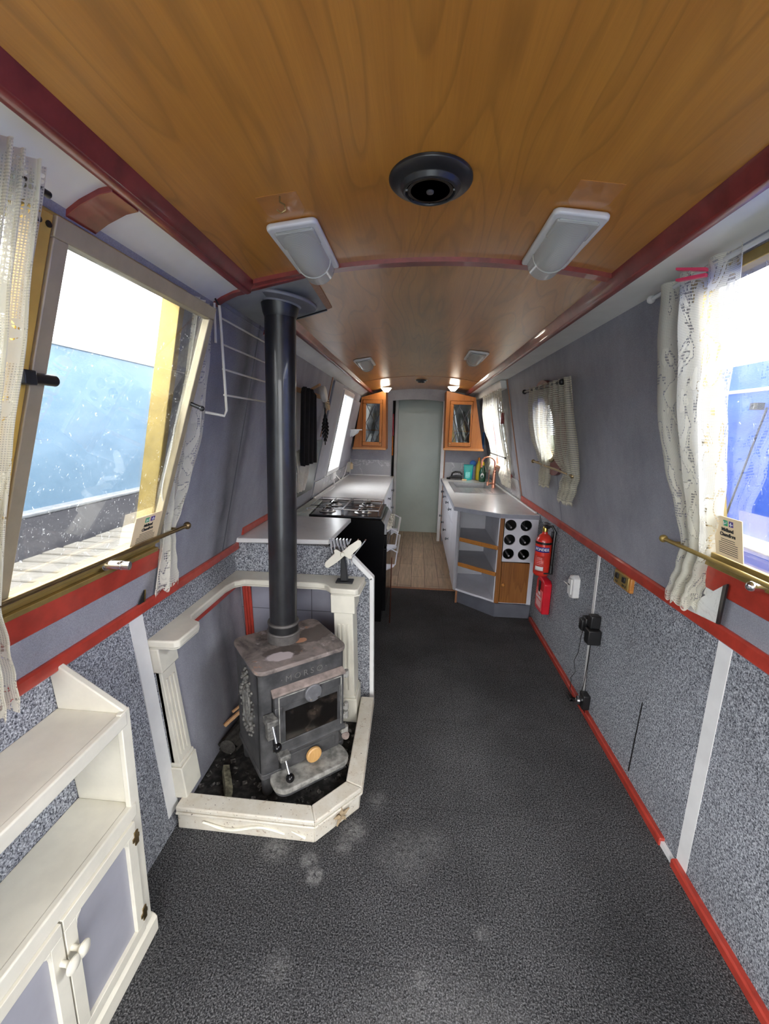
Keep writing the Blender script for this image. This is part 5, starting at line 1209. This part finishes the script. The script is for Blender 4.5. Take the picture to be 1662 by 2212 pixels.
holeboard(); wb = b.build('bottle_board', M_unit, t, smooth=False)
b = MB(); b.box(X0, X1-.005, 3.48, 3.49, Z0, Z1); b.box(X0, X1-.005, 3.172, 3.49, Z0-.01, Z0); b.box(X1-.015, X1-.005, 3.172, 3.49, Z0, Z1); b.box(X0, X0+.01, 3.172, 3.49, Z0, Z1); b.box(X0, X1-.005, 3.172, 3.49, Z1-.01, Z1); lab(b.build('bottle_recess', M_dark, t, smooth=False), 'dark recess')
for x in xs:
    for z in zs:
        b = MB(); b.cyl((x+.012, 3.19, z-.026), (x+.020, 3.47, z-.030), .007, n=10); b.build('bottle_rest', M_unitg, t)
b = MB(); b.box(.694, .904, 3.150, 3.168, .122, .452); dr = b.build('door', M_oakdoor, t, bevel=.003)
b = MB(); b.lathe([(.006, 0), (.006, .008), (.013, .012), (.014, .020), (.008, .026), (0, .027)], (.712, 3.150, .275), (0, -1, 0), 20); b.build('knob', M_oakx, dr)

GB = 'pale base cupboards of the right galley'
M_pewter = pm('dark_pewter_knob', (.20, .21, .23), .3, .8)
def knob(b, p, d):
    b.lathe([(.015, 0), (.015, .003), (.006, .005), (.006, .016), (.014, .021), (.0155, .028), (.009, .034), (0, .035)], p, d, 16)
def unit(y0, y1, fx, sx, lbl, rows, grp, back):
    u = thing('base_cabinet', lbl, 'cupboard', (fx, (y0+y1)/2, 0), None, grp)
    b = MB(); x0, x1 = sorted((fx+.002*sx, back)); b.box(x0, x1, y0+.001, y1-.001, .11, .67 if 4.1 < y0 < 4.9 and sx > 0 else .799); b.build('carcase', M_unit, u)
    x0, x1 = sorted((fx+.05*sx, back)); b = MB(); b.box(x0, x1, y0+.001, y1-.001, 0, .11); b.build('kickboard', M_kick, u)
    for nm, z0, z1, ky, kz in rows:
        b = MB(); x0, x1 = sorted((fx+.002*sx, fx-.016*sx)); b.box(x0, x1, y0+.003, y1-.003, z0, z1); d = b.build(nm, M_unit, u, bevel=.002)
        b = MB(); knob(b, (fx-.016*sx, ky, kz), (-sx, 0, 0)); b.build('knob', M_pewter, d)
fx = .372
for k, (y0, y1, lbl) in enumerate(((3.81, 4.19, 'pale base cupboard nearest the angled shelf unit on the right'), (4.19, 4.57, 'pale base cupboard before the sink, second from the angled unit'), (4.57, 4.95, 'pale base cupboard under the sink bowl, third from the angled unit'), (4.95, 5.33, 'pale base cupboard at the bulkhead end of the right galley'))):
    unit(y0, y1, fx, 1, lbl, [('drawer', .59, .785, (y0+y1)/2, .69), ('door', .125, .58, y1-.05, .36)], GB, .93)
b = MB()
def wtop(poly): b.prism(poly, 'z', WT-.034, WT)
wtop([(.326, 3.368), (.648, 3.136), (.934, 3.136), (.934, 4.12), (.326, 4.12)]); wtop([(.326, 4.12), (.41, 4.12), (.41, 4.93), (.326, 4.93)]); wtop([(.875, 4.12), (.928, 4.12), (.928, 4.93), (.875, 4.93)]); wtop([(.326, 4.93), (.928, 4.93), (.928, 5.342), (.326, 5.342)])
tag(b.build('worktop', M_worktop, smooth=False), 'pale stone effect worktop with the sink, running down the right galley', 'worktop')
b = MB(); b.prism([(.324, 3.367), (.648, 3.133), (.936, 3.133), (.936, 3.137), (.649, 3.137), (.327, 3.370)], 'z', WT-.035, WT-.003); b.box(.322, .326, 3.368, 5.34, WT-.035, WT-.003)
tag(b.build('worktop_edging', pm('blue_grey_edge_strip', (.33, .34, .40), .4, var=.08)), 'blue grey edging strip along the front of the right worktop', 'edging')
t = thing('sink', 'grey inset sink with drainer in the right worktop', 'sink', (.64, 4.52, WT))
M_sink = pm('brushed_grey_steel', (.42, .42, .43), .32, .7, var=.06, scale=30)
sx0, sx1, sy0, sy1, bx0, bx1, by0, by1 = .388, .895, 4.10, 4.95, .44, .80, 4.47, 4.90
b = MB(); z0, z1 = WT, WT+.005
for q in ((sx0, sx1, sy0, by0), (sx0, sx1, by1, sy1), (sx0, bx0, by0, by1), (bx1, sx1, by0, by1)): b.box(q[0], q[1], q[2], q[3], z0, z1)
b.build('rim', M_sink, t, bevel=.001)
b = MB()
for q in ((bx0-.006, bx0, by0-.006, by1+.006, WT-.15, z0), (bx1, bx1+.006, by0-.006, by1+.006, WT-.15, z0), (bx0, bx1, by0-.006, by0, WT-.15, z0), (bx0, bx1, by1, by1+.006, WT-.15, z0), (bx0-.006, bx1+.006, by0-.006, by1+.006, WT-.156, WT-.15)): b.box(*q)
b.build('bowl', M_sink, t, smooth=False)
b = MB()
for k in range(7): b.box(.46+.05*k, .468+.05*k, 4.16, 4.42, z1, z1+.003)
b.build('drainer_ribs', M_sink, t, bevel=.001)
t = thing('tap', 'copper swan neck tap at the sink', 'tap', (.835, 4.53, WT+.005))
b = MB(); b.cyl((.835, 4.53, WT+.005), (.835, 4.53, WT+.16), .021, .017); b.cyl((.835, 4.53, WT+.16), (.835, 4.53, WT+.19), .014); b.build('column', M_copper, t, bevel=.002)
b = MB(); b.tube([(.835, 4.53, WT+.18), (.835, 4.53, WT+.27)]+[(.765+.07*math.cos(math.pi*k/12), 4.53, WT+.27+.062*math.sin(math.pi*k/12)) for k in range(1, 13)]+[(.695, 4.53, WT+.22)], .010, 10); b.build('spout', M_copper, t)
b = MB(); b.tube([(.835, 4.52, WT+.05), (.79, 4.49, WT+.055), (.765, 4.48, WT+.05)], .009, 8); b.cyl((.765, 4.48, WT+.035), (.765, 4.48, WT+.075), .013); b.tube([(.775, 4.50, WT+.06), (.775, 4.50, WT+.20)], .005, 8); b.build('lever', M_copper, t)

def put(x, y): return Vector((x, y, WT))
t = thing('black_iron', 'black flat iron with looped handle at the far end of the right worktop', 'iron', put(.49, 5.24))
b = MB(); b.prism([(.385, 5.24), (.43, 5.20), (.56, 5.19), (.575, 5.24), (.56, 5.29), (.43, 5.28)], 'z', WT, WT+.022); b.build('sole', M_dark, t, bevel=.004)
b = MB(); b.prism([(.41, WT+.02), (.57, WT+.02), (.575, WT+.045), (.50, WT+.05), (.44, WT+.04)], 'y', 5.215, 5.265); b.build('housing', M_dark, t, bevel=.006)
b = MB(); b.tube([(.445, 5.24, WT+.04), (.455, 5.24, WT+.075), (.49, 5.24, WT+.092), (.55, 5.24, WT+.088), (.575, 5.24, WT+.06)], .011, 10); b.build('handle', M_dark, t)
t = thing('refill_pouch', 'turquoise refill pouch standing beside the black iron', 'pouch', put(.645, 5.22))
def pouch(u, v):
    a = 2*math.pi*u; w = .052*(1+.12*v); d = .030*(1-.92*v); return Vector((.645+w*math.cos(a)*(1-.15*(1-v)), 5.22+d*math.sin(a), WT+.19*v))
b = MB(); b.grid(pouch, 28, 12); b.build('pouch', M_teal, t, solid=.002)
b = MB(); b.box(.61, .665, 5.186, 5.190, WT+.03, WT+.10); b.build('label', pm('pale_turquoise_print', (.20, .62, .58), .4, var=.3, scale=60), t)
t = thing('washing_brush', 'blue round headed washing up brush behind the turquoise pouch', 'brush', put(.705, 5.29))
b = MB(); b.cyl((.705, 5.29, WT), (.705, 5.29, WT+.17), .010); b.build('handle', M_bluep, t)
b = MB(); b.ball(Vector((.705, 5.29, WT+.20)), .040); b.build('head', M_bluep, t)
t = thing('bottle', 'yellow bottle with orange cap behind the dark green bottle', 'bottle', put(.775, 5.27), None, 'washing up bottles')
b = MB(); b.lathe([(0, 0), (.032, 0), (.034, .01), (.034, .15), (.028, .19), (.014, .215), (.013, .235), (0, .235)], put(.775, 5.27)); b.build('body', M_yellow, t)
b = MB(); b.lathe([(0, .235), (.016, .235), (.014, .275), (0, .276)], put(.775, 5.27)); b.build('cap', M_orange, t)
t = thing('bottle', 'dark green washing up bottle with pale label by the far kitchen curtain', 'bottle', put(.80, 5.10), None, 'washing up bottles')
b = MB(); b.lathe([(0, 0), (.036, 0), (.040, .01), (.040, .11), (.030, .15), (.018, .185), (.016, .195), (0, .195)], put(.80, 5.10), (0, 0, 1), 28); b.build('body', M_dkgreen, t)
b = MB(); b.lathe([(0, .195), (.018, .195), (.015, .225), (.006, .24), (0, .24)], put(.80, 5.10)); b.build('cap', M_yellow, t)
b = MB(); c_ = put(.80, 5.10); n = 12; vs = []
for k in range(n): a = 2*math.pi*k/n; th = math.radians(-100)+.5*math.cos(a); vs.append(c_+Vector((.0408*math.cos(th), .0408*math.sin(th), .075+.03*math.sin(a))))
b.add(vs, [tuple(range(n))]); b.build('label', M_label, t, solid=.001)
b = MB(); b.box(.565, .62, 5.12, 5.16, WT, WT+.018); tag(b.build('sponge', M_sponge, bevel=.004), 'small tan sponge lying in front of the turquoise pouch', 'sponge')

# ------------------------------------------------------------------ left galley: worktop, cupboards, cooker
GC2 = 'pale base cupboards of the left galley'
for y0, y1, lbl in ((3.475, 4.10, 'pale base cupboard of drawers next to the cooker'), (4.10, 4.72, 'pale base cupboard in the middle of the left galley'), (4.72, 5.33, 'pale base cupboard at the bulkhead end of the left galley')):
    unit(y0, y1, -.30, -1, lbl, [('drawer', .60, .785, (y0+y1)/2, .70), ('drawer', .37, .59, (y0+y1)/2, .49), ('drawer', .125, .36, (y0+y1)/2, .25)], GC2, -.86)
b = MB(); b.prism([(-.862, 3.468), (-.268, 3.468), (-.28, 5.342), (-.862, 5.342)], 'z', WT-.034, WT); tag(b.build('worktop', M_worktop, bevel=.003), 'pale stone effect worktop beyond the cooker, on the left galley', 'worktop')
b = MB(); b.box(-.312, -.285, 5.30, 5.348, .76, .832); tag(b.build('end_block', M_white, bevel=.002), 'small white end block at the far corner of the left worktop', 'block')
ck = thing('gas_cooker', 'black sided gas cooker with four burner hob beside the partition', 'cooker', (-.51, 3.18, 0))
b = MB(); b.prism([(-.80, .02), (-.215, .02), (-.205, .765), (-.222, .793), (-.25, .80), (-.80, .80)], 'y', 2.90, 3.462); b.build('body', M_blackgloss, ck, bevel=.004)
b = MB(); b.prism([(-.79, .80), (-.23, .80), (-.235, .818), (-.785, .818)], 'y', 2.915, 3.45); b.build('hob', pm('dark_steel_hob', (.10, .10, .11), .22, .8, var=.2), ck, bevel=.006, seg=3)
for x in (-.65, -.38):
    for y in (3.05, 3.31):
        b = MB(); b.lathe([(.062, .818), (.064, .822), (.05, .826), (.042, .826), (.042, .838), (.03, .842), (0, .842)], (x, y, 0), (0, 0, 1), 28); br = b.build('burner', pm('bright_burner_metal', (.55, .53, .52), .3, .9, var=.15), ck)
        b = MB(); b.lathe([(.034, .842), (.036, .848), (.030, .852), (0, .852)], (x, y, 0), (0, 0, 1), 24); b.build('burner_cap', M_dark, br)
for x0, x1 in ((-.775, -.520), (-.510, -.255)):
    b = MB(); cx = (x0+x1)/2; q = [(x0, 2.935, .858), (x1, 2.935, .858), (x1, 3.43, .858), (x0, 3.43, .858)]; b.tube(q, .004, 6, True)
    for y in (3.05, 3.31):
        b.tube([(x0, y, .858), (cx-.03, y, .862)], .004, 6); b.tube([(cx+.03, y, .862), (x1, y, .858)], .004, 6); b.tube([(cx, y-.115, .858), (cx, y-.03, .862)], .004, 6); b.tube([(cx, y+.03, .862), (cx, y+.115, .858)], .004, 6)
    for p in q: b.tube([p, (p[0], p[1], .818)], .004, 6)
    b.build('pan_support', M_chrome, ck)
b = MB(); b.prism([(-.222, .79), (-.192, .752), (-.190, .69), (-.225, .69)], 'y', 2.915, 3.45); b.build('control_panel', pm('silver_grey_fascia', (.36, .36, .38), .35, .3, var=.06), ck, bevel=.003)
for k in range(6):
    b = MB(); y = 2.95+.085*k; b.lathe([(.022, 0), (.021, .012), (.014, .016), (.013, .034), (0, .036)], (-.190, y, .73), (1, 0, .25), 18); b.build('control_knob', M_cream, ck)
for z0, z1 in ((.60, .68), (.10, .585)):
    b = MB(); b.box(-.222, -.186, 2.92, 3.445, z0, z1); d = b.build('door', M_blackgloss, ck, bevel=.004)
    zh = z1+.04 if z0 > .3 else z1-.015
    for yy in (2.935, 3.43):
        b = MB(); b.tube([(-.188, yy, zh-.01), (-.160, yy, zh+.012), (-.112, yy, zh-.012), (-.122, yy, zh-.105), (-.188, yy, zh-.150)], .0055, 6); b.prism([(-.188, zh-.105), (-.122, zh-.105), (-.132, zh-.125), (-.188, zh-.155)], 'y', yy-.002, yy+.002); b.build('handle_end', M_unit, d)
    b = MB(); b.cyl((-.112, 2.935, zh-.012), (-.112, 3.43, zh-.012), .008, n=12); b.build('handle', M_white, d)
b = MB(); b.tube([(-.148, 2.925, .52), (-.150, 2.925, .30), (-.148, 2.93, .20), (-.15, 2.93, .004)], .005, 8); lab(b.build('gas_pipe', M_copper, ck), 'copper gas pipe')
b = MB(); b.box(-.86, -.805, 2.86, 3.462, .80, .838); b.box(-.805, -.75, 2.86, 2.895, .80, .838); b.prism([(-.805, 2.895), (-.745, 2.895), (-.775, 3.462), (-.805, 3.462)], 'z', .822, .84); f_ = b.build('filler_strip', pm('pale_green_strip', (.58, .62, .56), .4, var=.05), bevel=.003)
tag(f_, 'pale filler strip between the cooker hob and the left wall', 'strip')

# ------------------------------------------------------------------ things on the left galley side
b = MB(); wbar(b, 'L', 2.80, 3.40, .93, 1.335, 0, .010); tag(b.build('splash_panel', M_splash, bevel=.002), 'grey green splash panel on the wall behind the cooker', 'panel')
def cloth(name, x, pts, m, label, cat, folds=3, amp=.012):
    """pts: rows (z, y0, y1)"""
    def fn(u, v):
        s = v*(len(pts)-1); i = min(int(s), len(pts)-2); k = s-i; z, a, c = [pts[i][j]+(pts[i+1][j]-pts[i][j])*k for j in range(3)]
        return Vector((x+amp*math.sin(2*math.pi*folds*u+2*v)+.05*(1-v)*0, a+(c-a)*u, z))
    bb = MB(); bb.grid(fn, 40, 24); return tag(bb.build(name, m, solid=.004), label, cat)
cloth('dark_apron', -.640, [(1.655, 2.36, 2.57), (1.63, 2.33, 2.63), (1.25, 2.30, 2.60), (1.22, 2.33, 2.60)], M_apron, 'long black cloth hanging from a peg on the left wall behind the flue', 'apron', 3, .018)
cloth('tea_towel', -.70, [(1.30, 2.40, 2.72), (1.15, 2.42, 2.66), (1.05, 2.42, 2.55)], M_cloth, 'cream tea towel hanging below the black cloth behind the flue', 'towel', 2, .012)
t = thing('peg_rail', 'pale wooden peg rail sticking out above the black cloth', 'peg rail', PW('L', 2.62, 1.70, 0))
b = MB(); b.cyl(PW('L', 2.70, 1.655, 0), (-.60, 2.60, 1.69), .008); b.build('peg', M_stick, t)
b = MB(); wbar(b, 'L', 2.40, 3.05, 1.635, 1.66, 0, .012); b.build('rail', M_stick, t)
p = onL(694, 852, .03); b = MB(); b.lathe([(0, 0), (.048, 0), (.055, .008), (.055, .03), (.048, .036), (0, .036)], p, (1, .0, .15), 32); tag(b.build('round_tin', M_cream, bevel=.004), 'round cream lid hanging on the left wall above the black feather', 'lid')
p = onL(705, 872, .012); b = MB(); b.lathe([(0, 0), (.052, 0), (.052, .016), (0, .016)], p, (1, 0, .2), 28)
tr_ = thing('round_trivet', 'round perforated tan trivet hanging next to the cream lid', 'trivet', p); b.build('disc', M_sponge, tr_)
b = MB()
for r_, n_ in ((.018, 6), (.036, 10)):
    for k in range(n_): a = 2*math.pi*k/n_; q = p+Vector((.016, r_*math.cos(a), r_*math.sin(a)-.003*r_/.05)); b.cyl(q, q+Vector((.002, 0, 0)), .004, n=8)
b.build('hole', M_dark, tr_)
p = onL(694, 918, .015); b = MB()
for k in range(9):
    s = k/8; w = .055*math.sin(math.pi*(.12+.85*s)); z = .10-.20*s
    for sg in (-1, 1): b.slab([p+Vector((.03, 0, z)), p+Vector((.03+sg*w*.62, -sg*w*.5, z-.035)), p+Vector((.03+sg*w*.5, -sg*w*.4, z-.05)), p+Vector((.03, 0, z-.02))], (.003, .005, 0))
b.tube([p+Vector((.03, 0, .13)), p+Vector((.032, 0, -.12))], .005, 6); tag(b.build('feather_ornament', M_dark), 'black leaf shaped ornament on the wall below the cream lid', 'ornament')
p = onL(721, 1027, .02); t = thing('wall_socket', 'white surface socket below the kitchen window on the left', 'socket', p)
b = MB(); b.box(p.x-.02, p.x+.012, p.y-.075, p.y+.075, p.z-.035, p.z+.035); b.build('box', M_white, t, bevel=.004)
b = MB(); b.tube([p+Vector((.01, -.05, -.03)), p+Vector((.03, -.10, -.10)), p+Vector((.02, -.30, -.115)), p+Vector((0, -.62, -.115))], .006, 6); b.tube([p+Vector((.01, .07, 0)), p+Vector((.03, .25, -.08)), p+Vector((.03, .5, -.04)), p+Vector((0.01, .80, .06))], .006, 6); b.build('cable', M_white, t)
p = onL(752, 1008, .012); t = thing('plug_top', 'yellowed double plug at the far end of the left worktop wall', 'plug', p)
b = MB(); b.box(p.x-.01, p.x+.03, p.y-.05, p.y+.05, p.z-.06, p.z+.06); b.build('plate', M_cream, t, bevel=.004)
b = MB(); b.box(p.x+.03, p.x+.06, p.y-.03, p.y+.03, p.z-.03, p.z+.04); b.build('plug', M_card, t, bevel=.004)
p = onL(762, 928, .02); t = thing('small_shelf', 'tiny white bracket shelf on the grey shutter panel', 'shelf', p)
b = MB(); b.box(p.x-.01, p.x+.09, p.y-.16, p.y+.16, p.z-.006, p.z+.006); b.build('board', M_white, t, bevel=.002)
for yy in (-.09, .09):
    b = MB(); b.prism([(p.x-.01, p.z-.006), (p.x+.07, p.z-.006), (p.x+.05, p.z-.04), (p.x-.015, p.z-.085)], 'y', p.y+yy-.006, p.y+yy+.006); b.build('bracket', M_white, t)
# ------------------------------------------------------------------ oak wall cupboards with leaded glass
M_lead = pm('grey_lead_strip', (.05, .05, .055), .6, .1)
M_inside = pm('pale_cupboard_lining', (.55, .56, .55), .6)
def wallcup(label, P, D, G, knob_x):
    """P outline of the front (x,z); D door x0,x1,z0,z1; G glass"""
    yf = 5.0; t = thing('wall_cupboard', label, 'wall cupboard', ((P[0][0]+P[1][0])/2, 5.17, P[0][1]), None, 'oak wall cupboards')
    cx, cz = sum(p[0] for p in P)/4, sum(p[1] for p in P)/4
    # carcase as separate boards so that the glass looks into it
    b = MB(); n = len(P)
    for i in range(n):
        a, c = Vector((P[i][0], 0, P[i][1])), Vector((P[(i+1) % n][0], 0, P[(i+1) % n][1])); m_ = Vector((cx, 0, cz))
        a2, c2 = a+(m_-a)*.06, c+(m_-c)*.06
        b.hexa([a+Vector((0, yf+.004, 0)), c+Vector((0, yf+.004, 0)), c2+Vector((0, yf+.004, 0)), a2+Vector((0, yf+.004, 0))], [a+Vector((0, YF-.002, 0)), c+Vector((0, YF-.002, 0)), c2+Vector((0, YF-.002, 0)), a2+Vector((0, YF-.002, 0))])
    b.build('carcase', M_oak, t, smooth=False)
    b = MB(); x0, x1, z0, z1 = D
    q = [(x0, z0), (x1, z0), (x1, z1), (x0, z1)]
    for i in range(4):
        pa, pb = P[i], P[(i+1) % 4]; qa, qb = q[i], q[(i+1) % 4]
        b.hexa([(pa[0], yf, pa[1]), (pb[0], yf, pb[1]), (qb[0], yf, qb[1]), (qa[0], yf, qa[1])], [(pa[0], yf+.018, pa[1]), (pb[0], yf+.018, pb[1]), (qb[0], yf+.018, qb[1]), (qa[0], yf+.018, qa[1])])
    b.build('face_frame', M_oak, t, smooth=False)
    b = MB(); b.box(min(p[0] for p in P)-.004, max(p[0] for p in P[:2])+.004, yf-.014, yf+.01, P[0][1]-.004, P[0][1]+.022); b.build('bottom_moulding', M_oakx, t, bevel=.004)
    e = .004; b = MB(); g0, g1, h0, h1 = G
    for r_ in ((x0+e, x1-e, h1, z1-e), (x0+e, x1-e, z0+e, h0), (x0+e, g0, h0, h1), (g1, x1-e, h0, h1)): b.box(r_[0], r_[1], yf-.010, yf+.012, r_[2], r_[3])
    d = b.build('door', M_oak, t, bevel=.005, seg=3)
    b = MB(); b.box(g0-.003, g1+.003, yf, yf+.004, h0-.003, h1+.003); b.build('glass', M_glass2, d, smooth=False)
    b = MB(); W_, H_ = g1-g0, h1-h0; s = W_/1.5; m_ = H_/4.2/s*1.0
    for dr_ in (1, -1):
        for k in range(-6, 14):
            # lines x = g0 + k*s + dr*(z-h0)/slope, clipped to the pane
            pts = []
            sl = 2.05
            for z in (h0, h1):
                x = g0+k*s+dr_*(z-h0)/sl; pts.append((x, z))
            (xa, za), (xb, zb) = pts
            ts = [0.0, 1.0]
            for xe in (g0, g1):
                if abs(xb-xa) > 1e-9: ts.append((xe-xa)/(xb-xa))
            ts = sorted(v for v in ts if 0 <= v <= 1); inn = [v for v in ts if g0-1e-6 <= xa+(xb-xa)*v <= g1+1e-6]
            if len(inn) >= 2:
                a_, c_ = inn[0], inn[-1]
                if c_-a_ > .02: b.tube([(xa+(xb-xa)*a_, yf-.001, za+(zb-za)*a_), (xa+(xb-xa)*c_, yf-.001, za+(zb-za)*c_)], .0038, 5)
    lab(b.build('lead_strip', M_lead, d), 'lead lattice')
    b = MB(); b.lathe([(.004, 0), (.004, .008), (.009, .012), (0, .018)], (knob_x, yf-.01, z0+.035), (0, -1, 0), 14); b.build('knob', M_bronze, d)
    b = MB(); b.box(cx-.12, cx+.10, 5.03, YF-.002, (h0+h1)/2-.09, (h0+h1)/2-.078); b.build('shelf', M_oakx, t)
    b = MB(); m_ = [((p[0]-cx)*.93+cx, (p[1]-cz)*.93+cz) for p in P]; b.prism(m_, 'y', YF-.012, YF-.004); b.build('back_lining', M_inside, t, smooth=False)
wallcup('oak wall cupboard with leaded glass door above the left worktop', [(-.757, 1.185), (-.365, 1.185), (-.381, 1.862), (-.660, 1.782)], (-.648, -.412, 1.222, 1.755), (-.606, -.446, 1.272, 1.712), -.43)
wallcup('oak wall cupboard with leaded glass door above the sink side', [(.328, 1.205), (.772, 1.205), (.648, 1.805), (.316, 1.872)], (.362, .625, 1.245, 1.765), (.405, .604, 1.295, 1.722), .38)
t = cloth('blue_tag', .80, [(1.42, 5.20, 5.26), (1.28, 5.20, 5.27), (1.20, 5.21, 5.25)], M_bluep, 'small blue cloth hanging on the wall beside the right wall cupboard', 'cloth', 2, .006)
# clothes seen through the gap at the door
cloth('red_jacket', -.335, [(1.62, 5.50, 5.74), (1.40, 5.50, 5.74), (1.34, 5.52, 5.72)], pm('pink_red_cloth', (.70, .10, .14), .9, var=.35, scale=25), 'red and pink garment hanging in the gap left of the sage green door', 'garment', 2, .02)
cloth('orange_towel', -.338, [(1.335, 5.52, 5.74), (1.20, 5.52, 5.74), (1.08, 5.56, 5.70)], pm('orange_cloth', (.85, .24, .02), .9, var=.2, scale=25), 'orange garment hanging under the red one by the sage green door', 'garment', 2, .02)
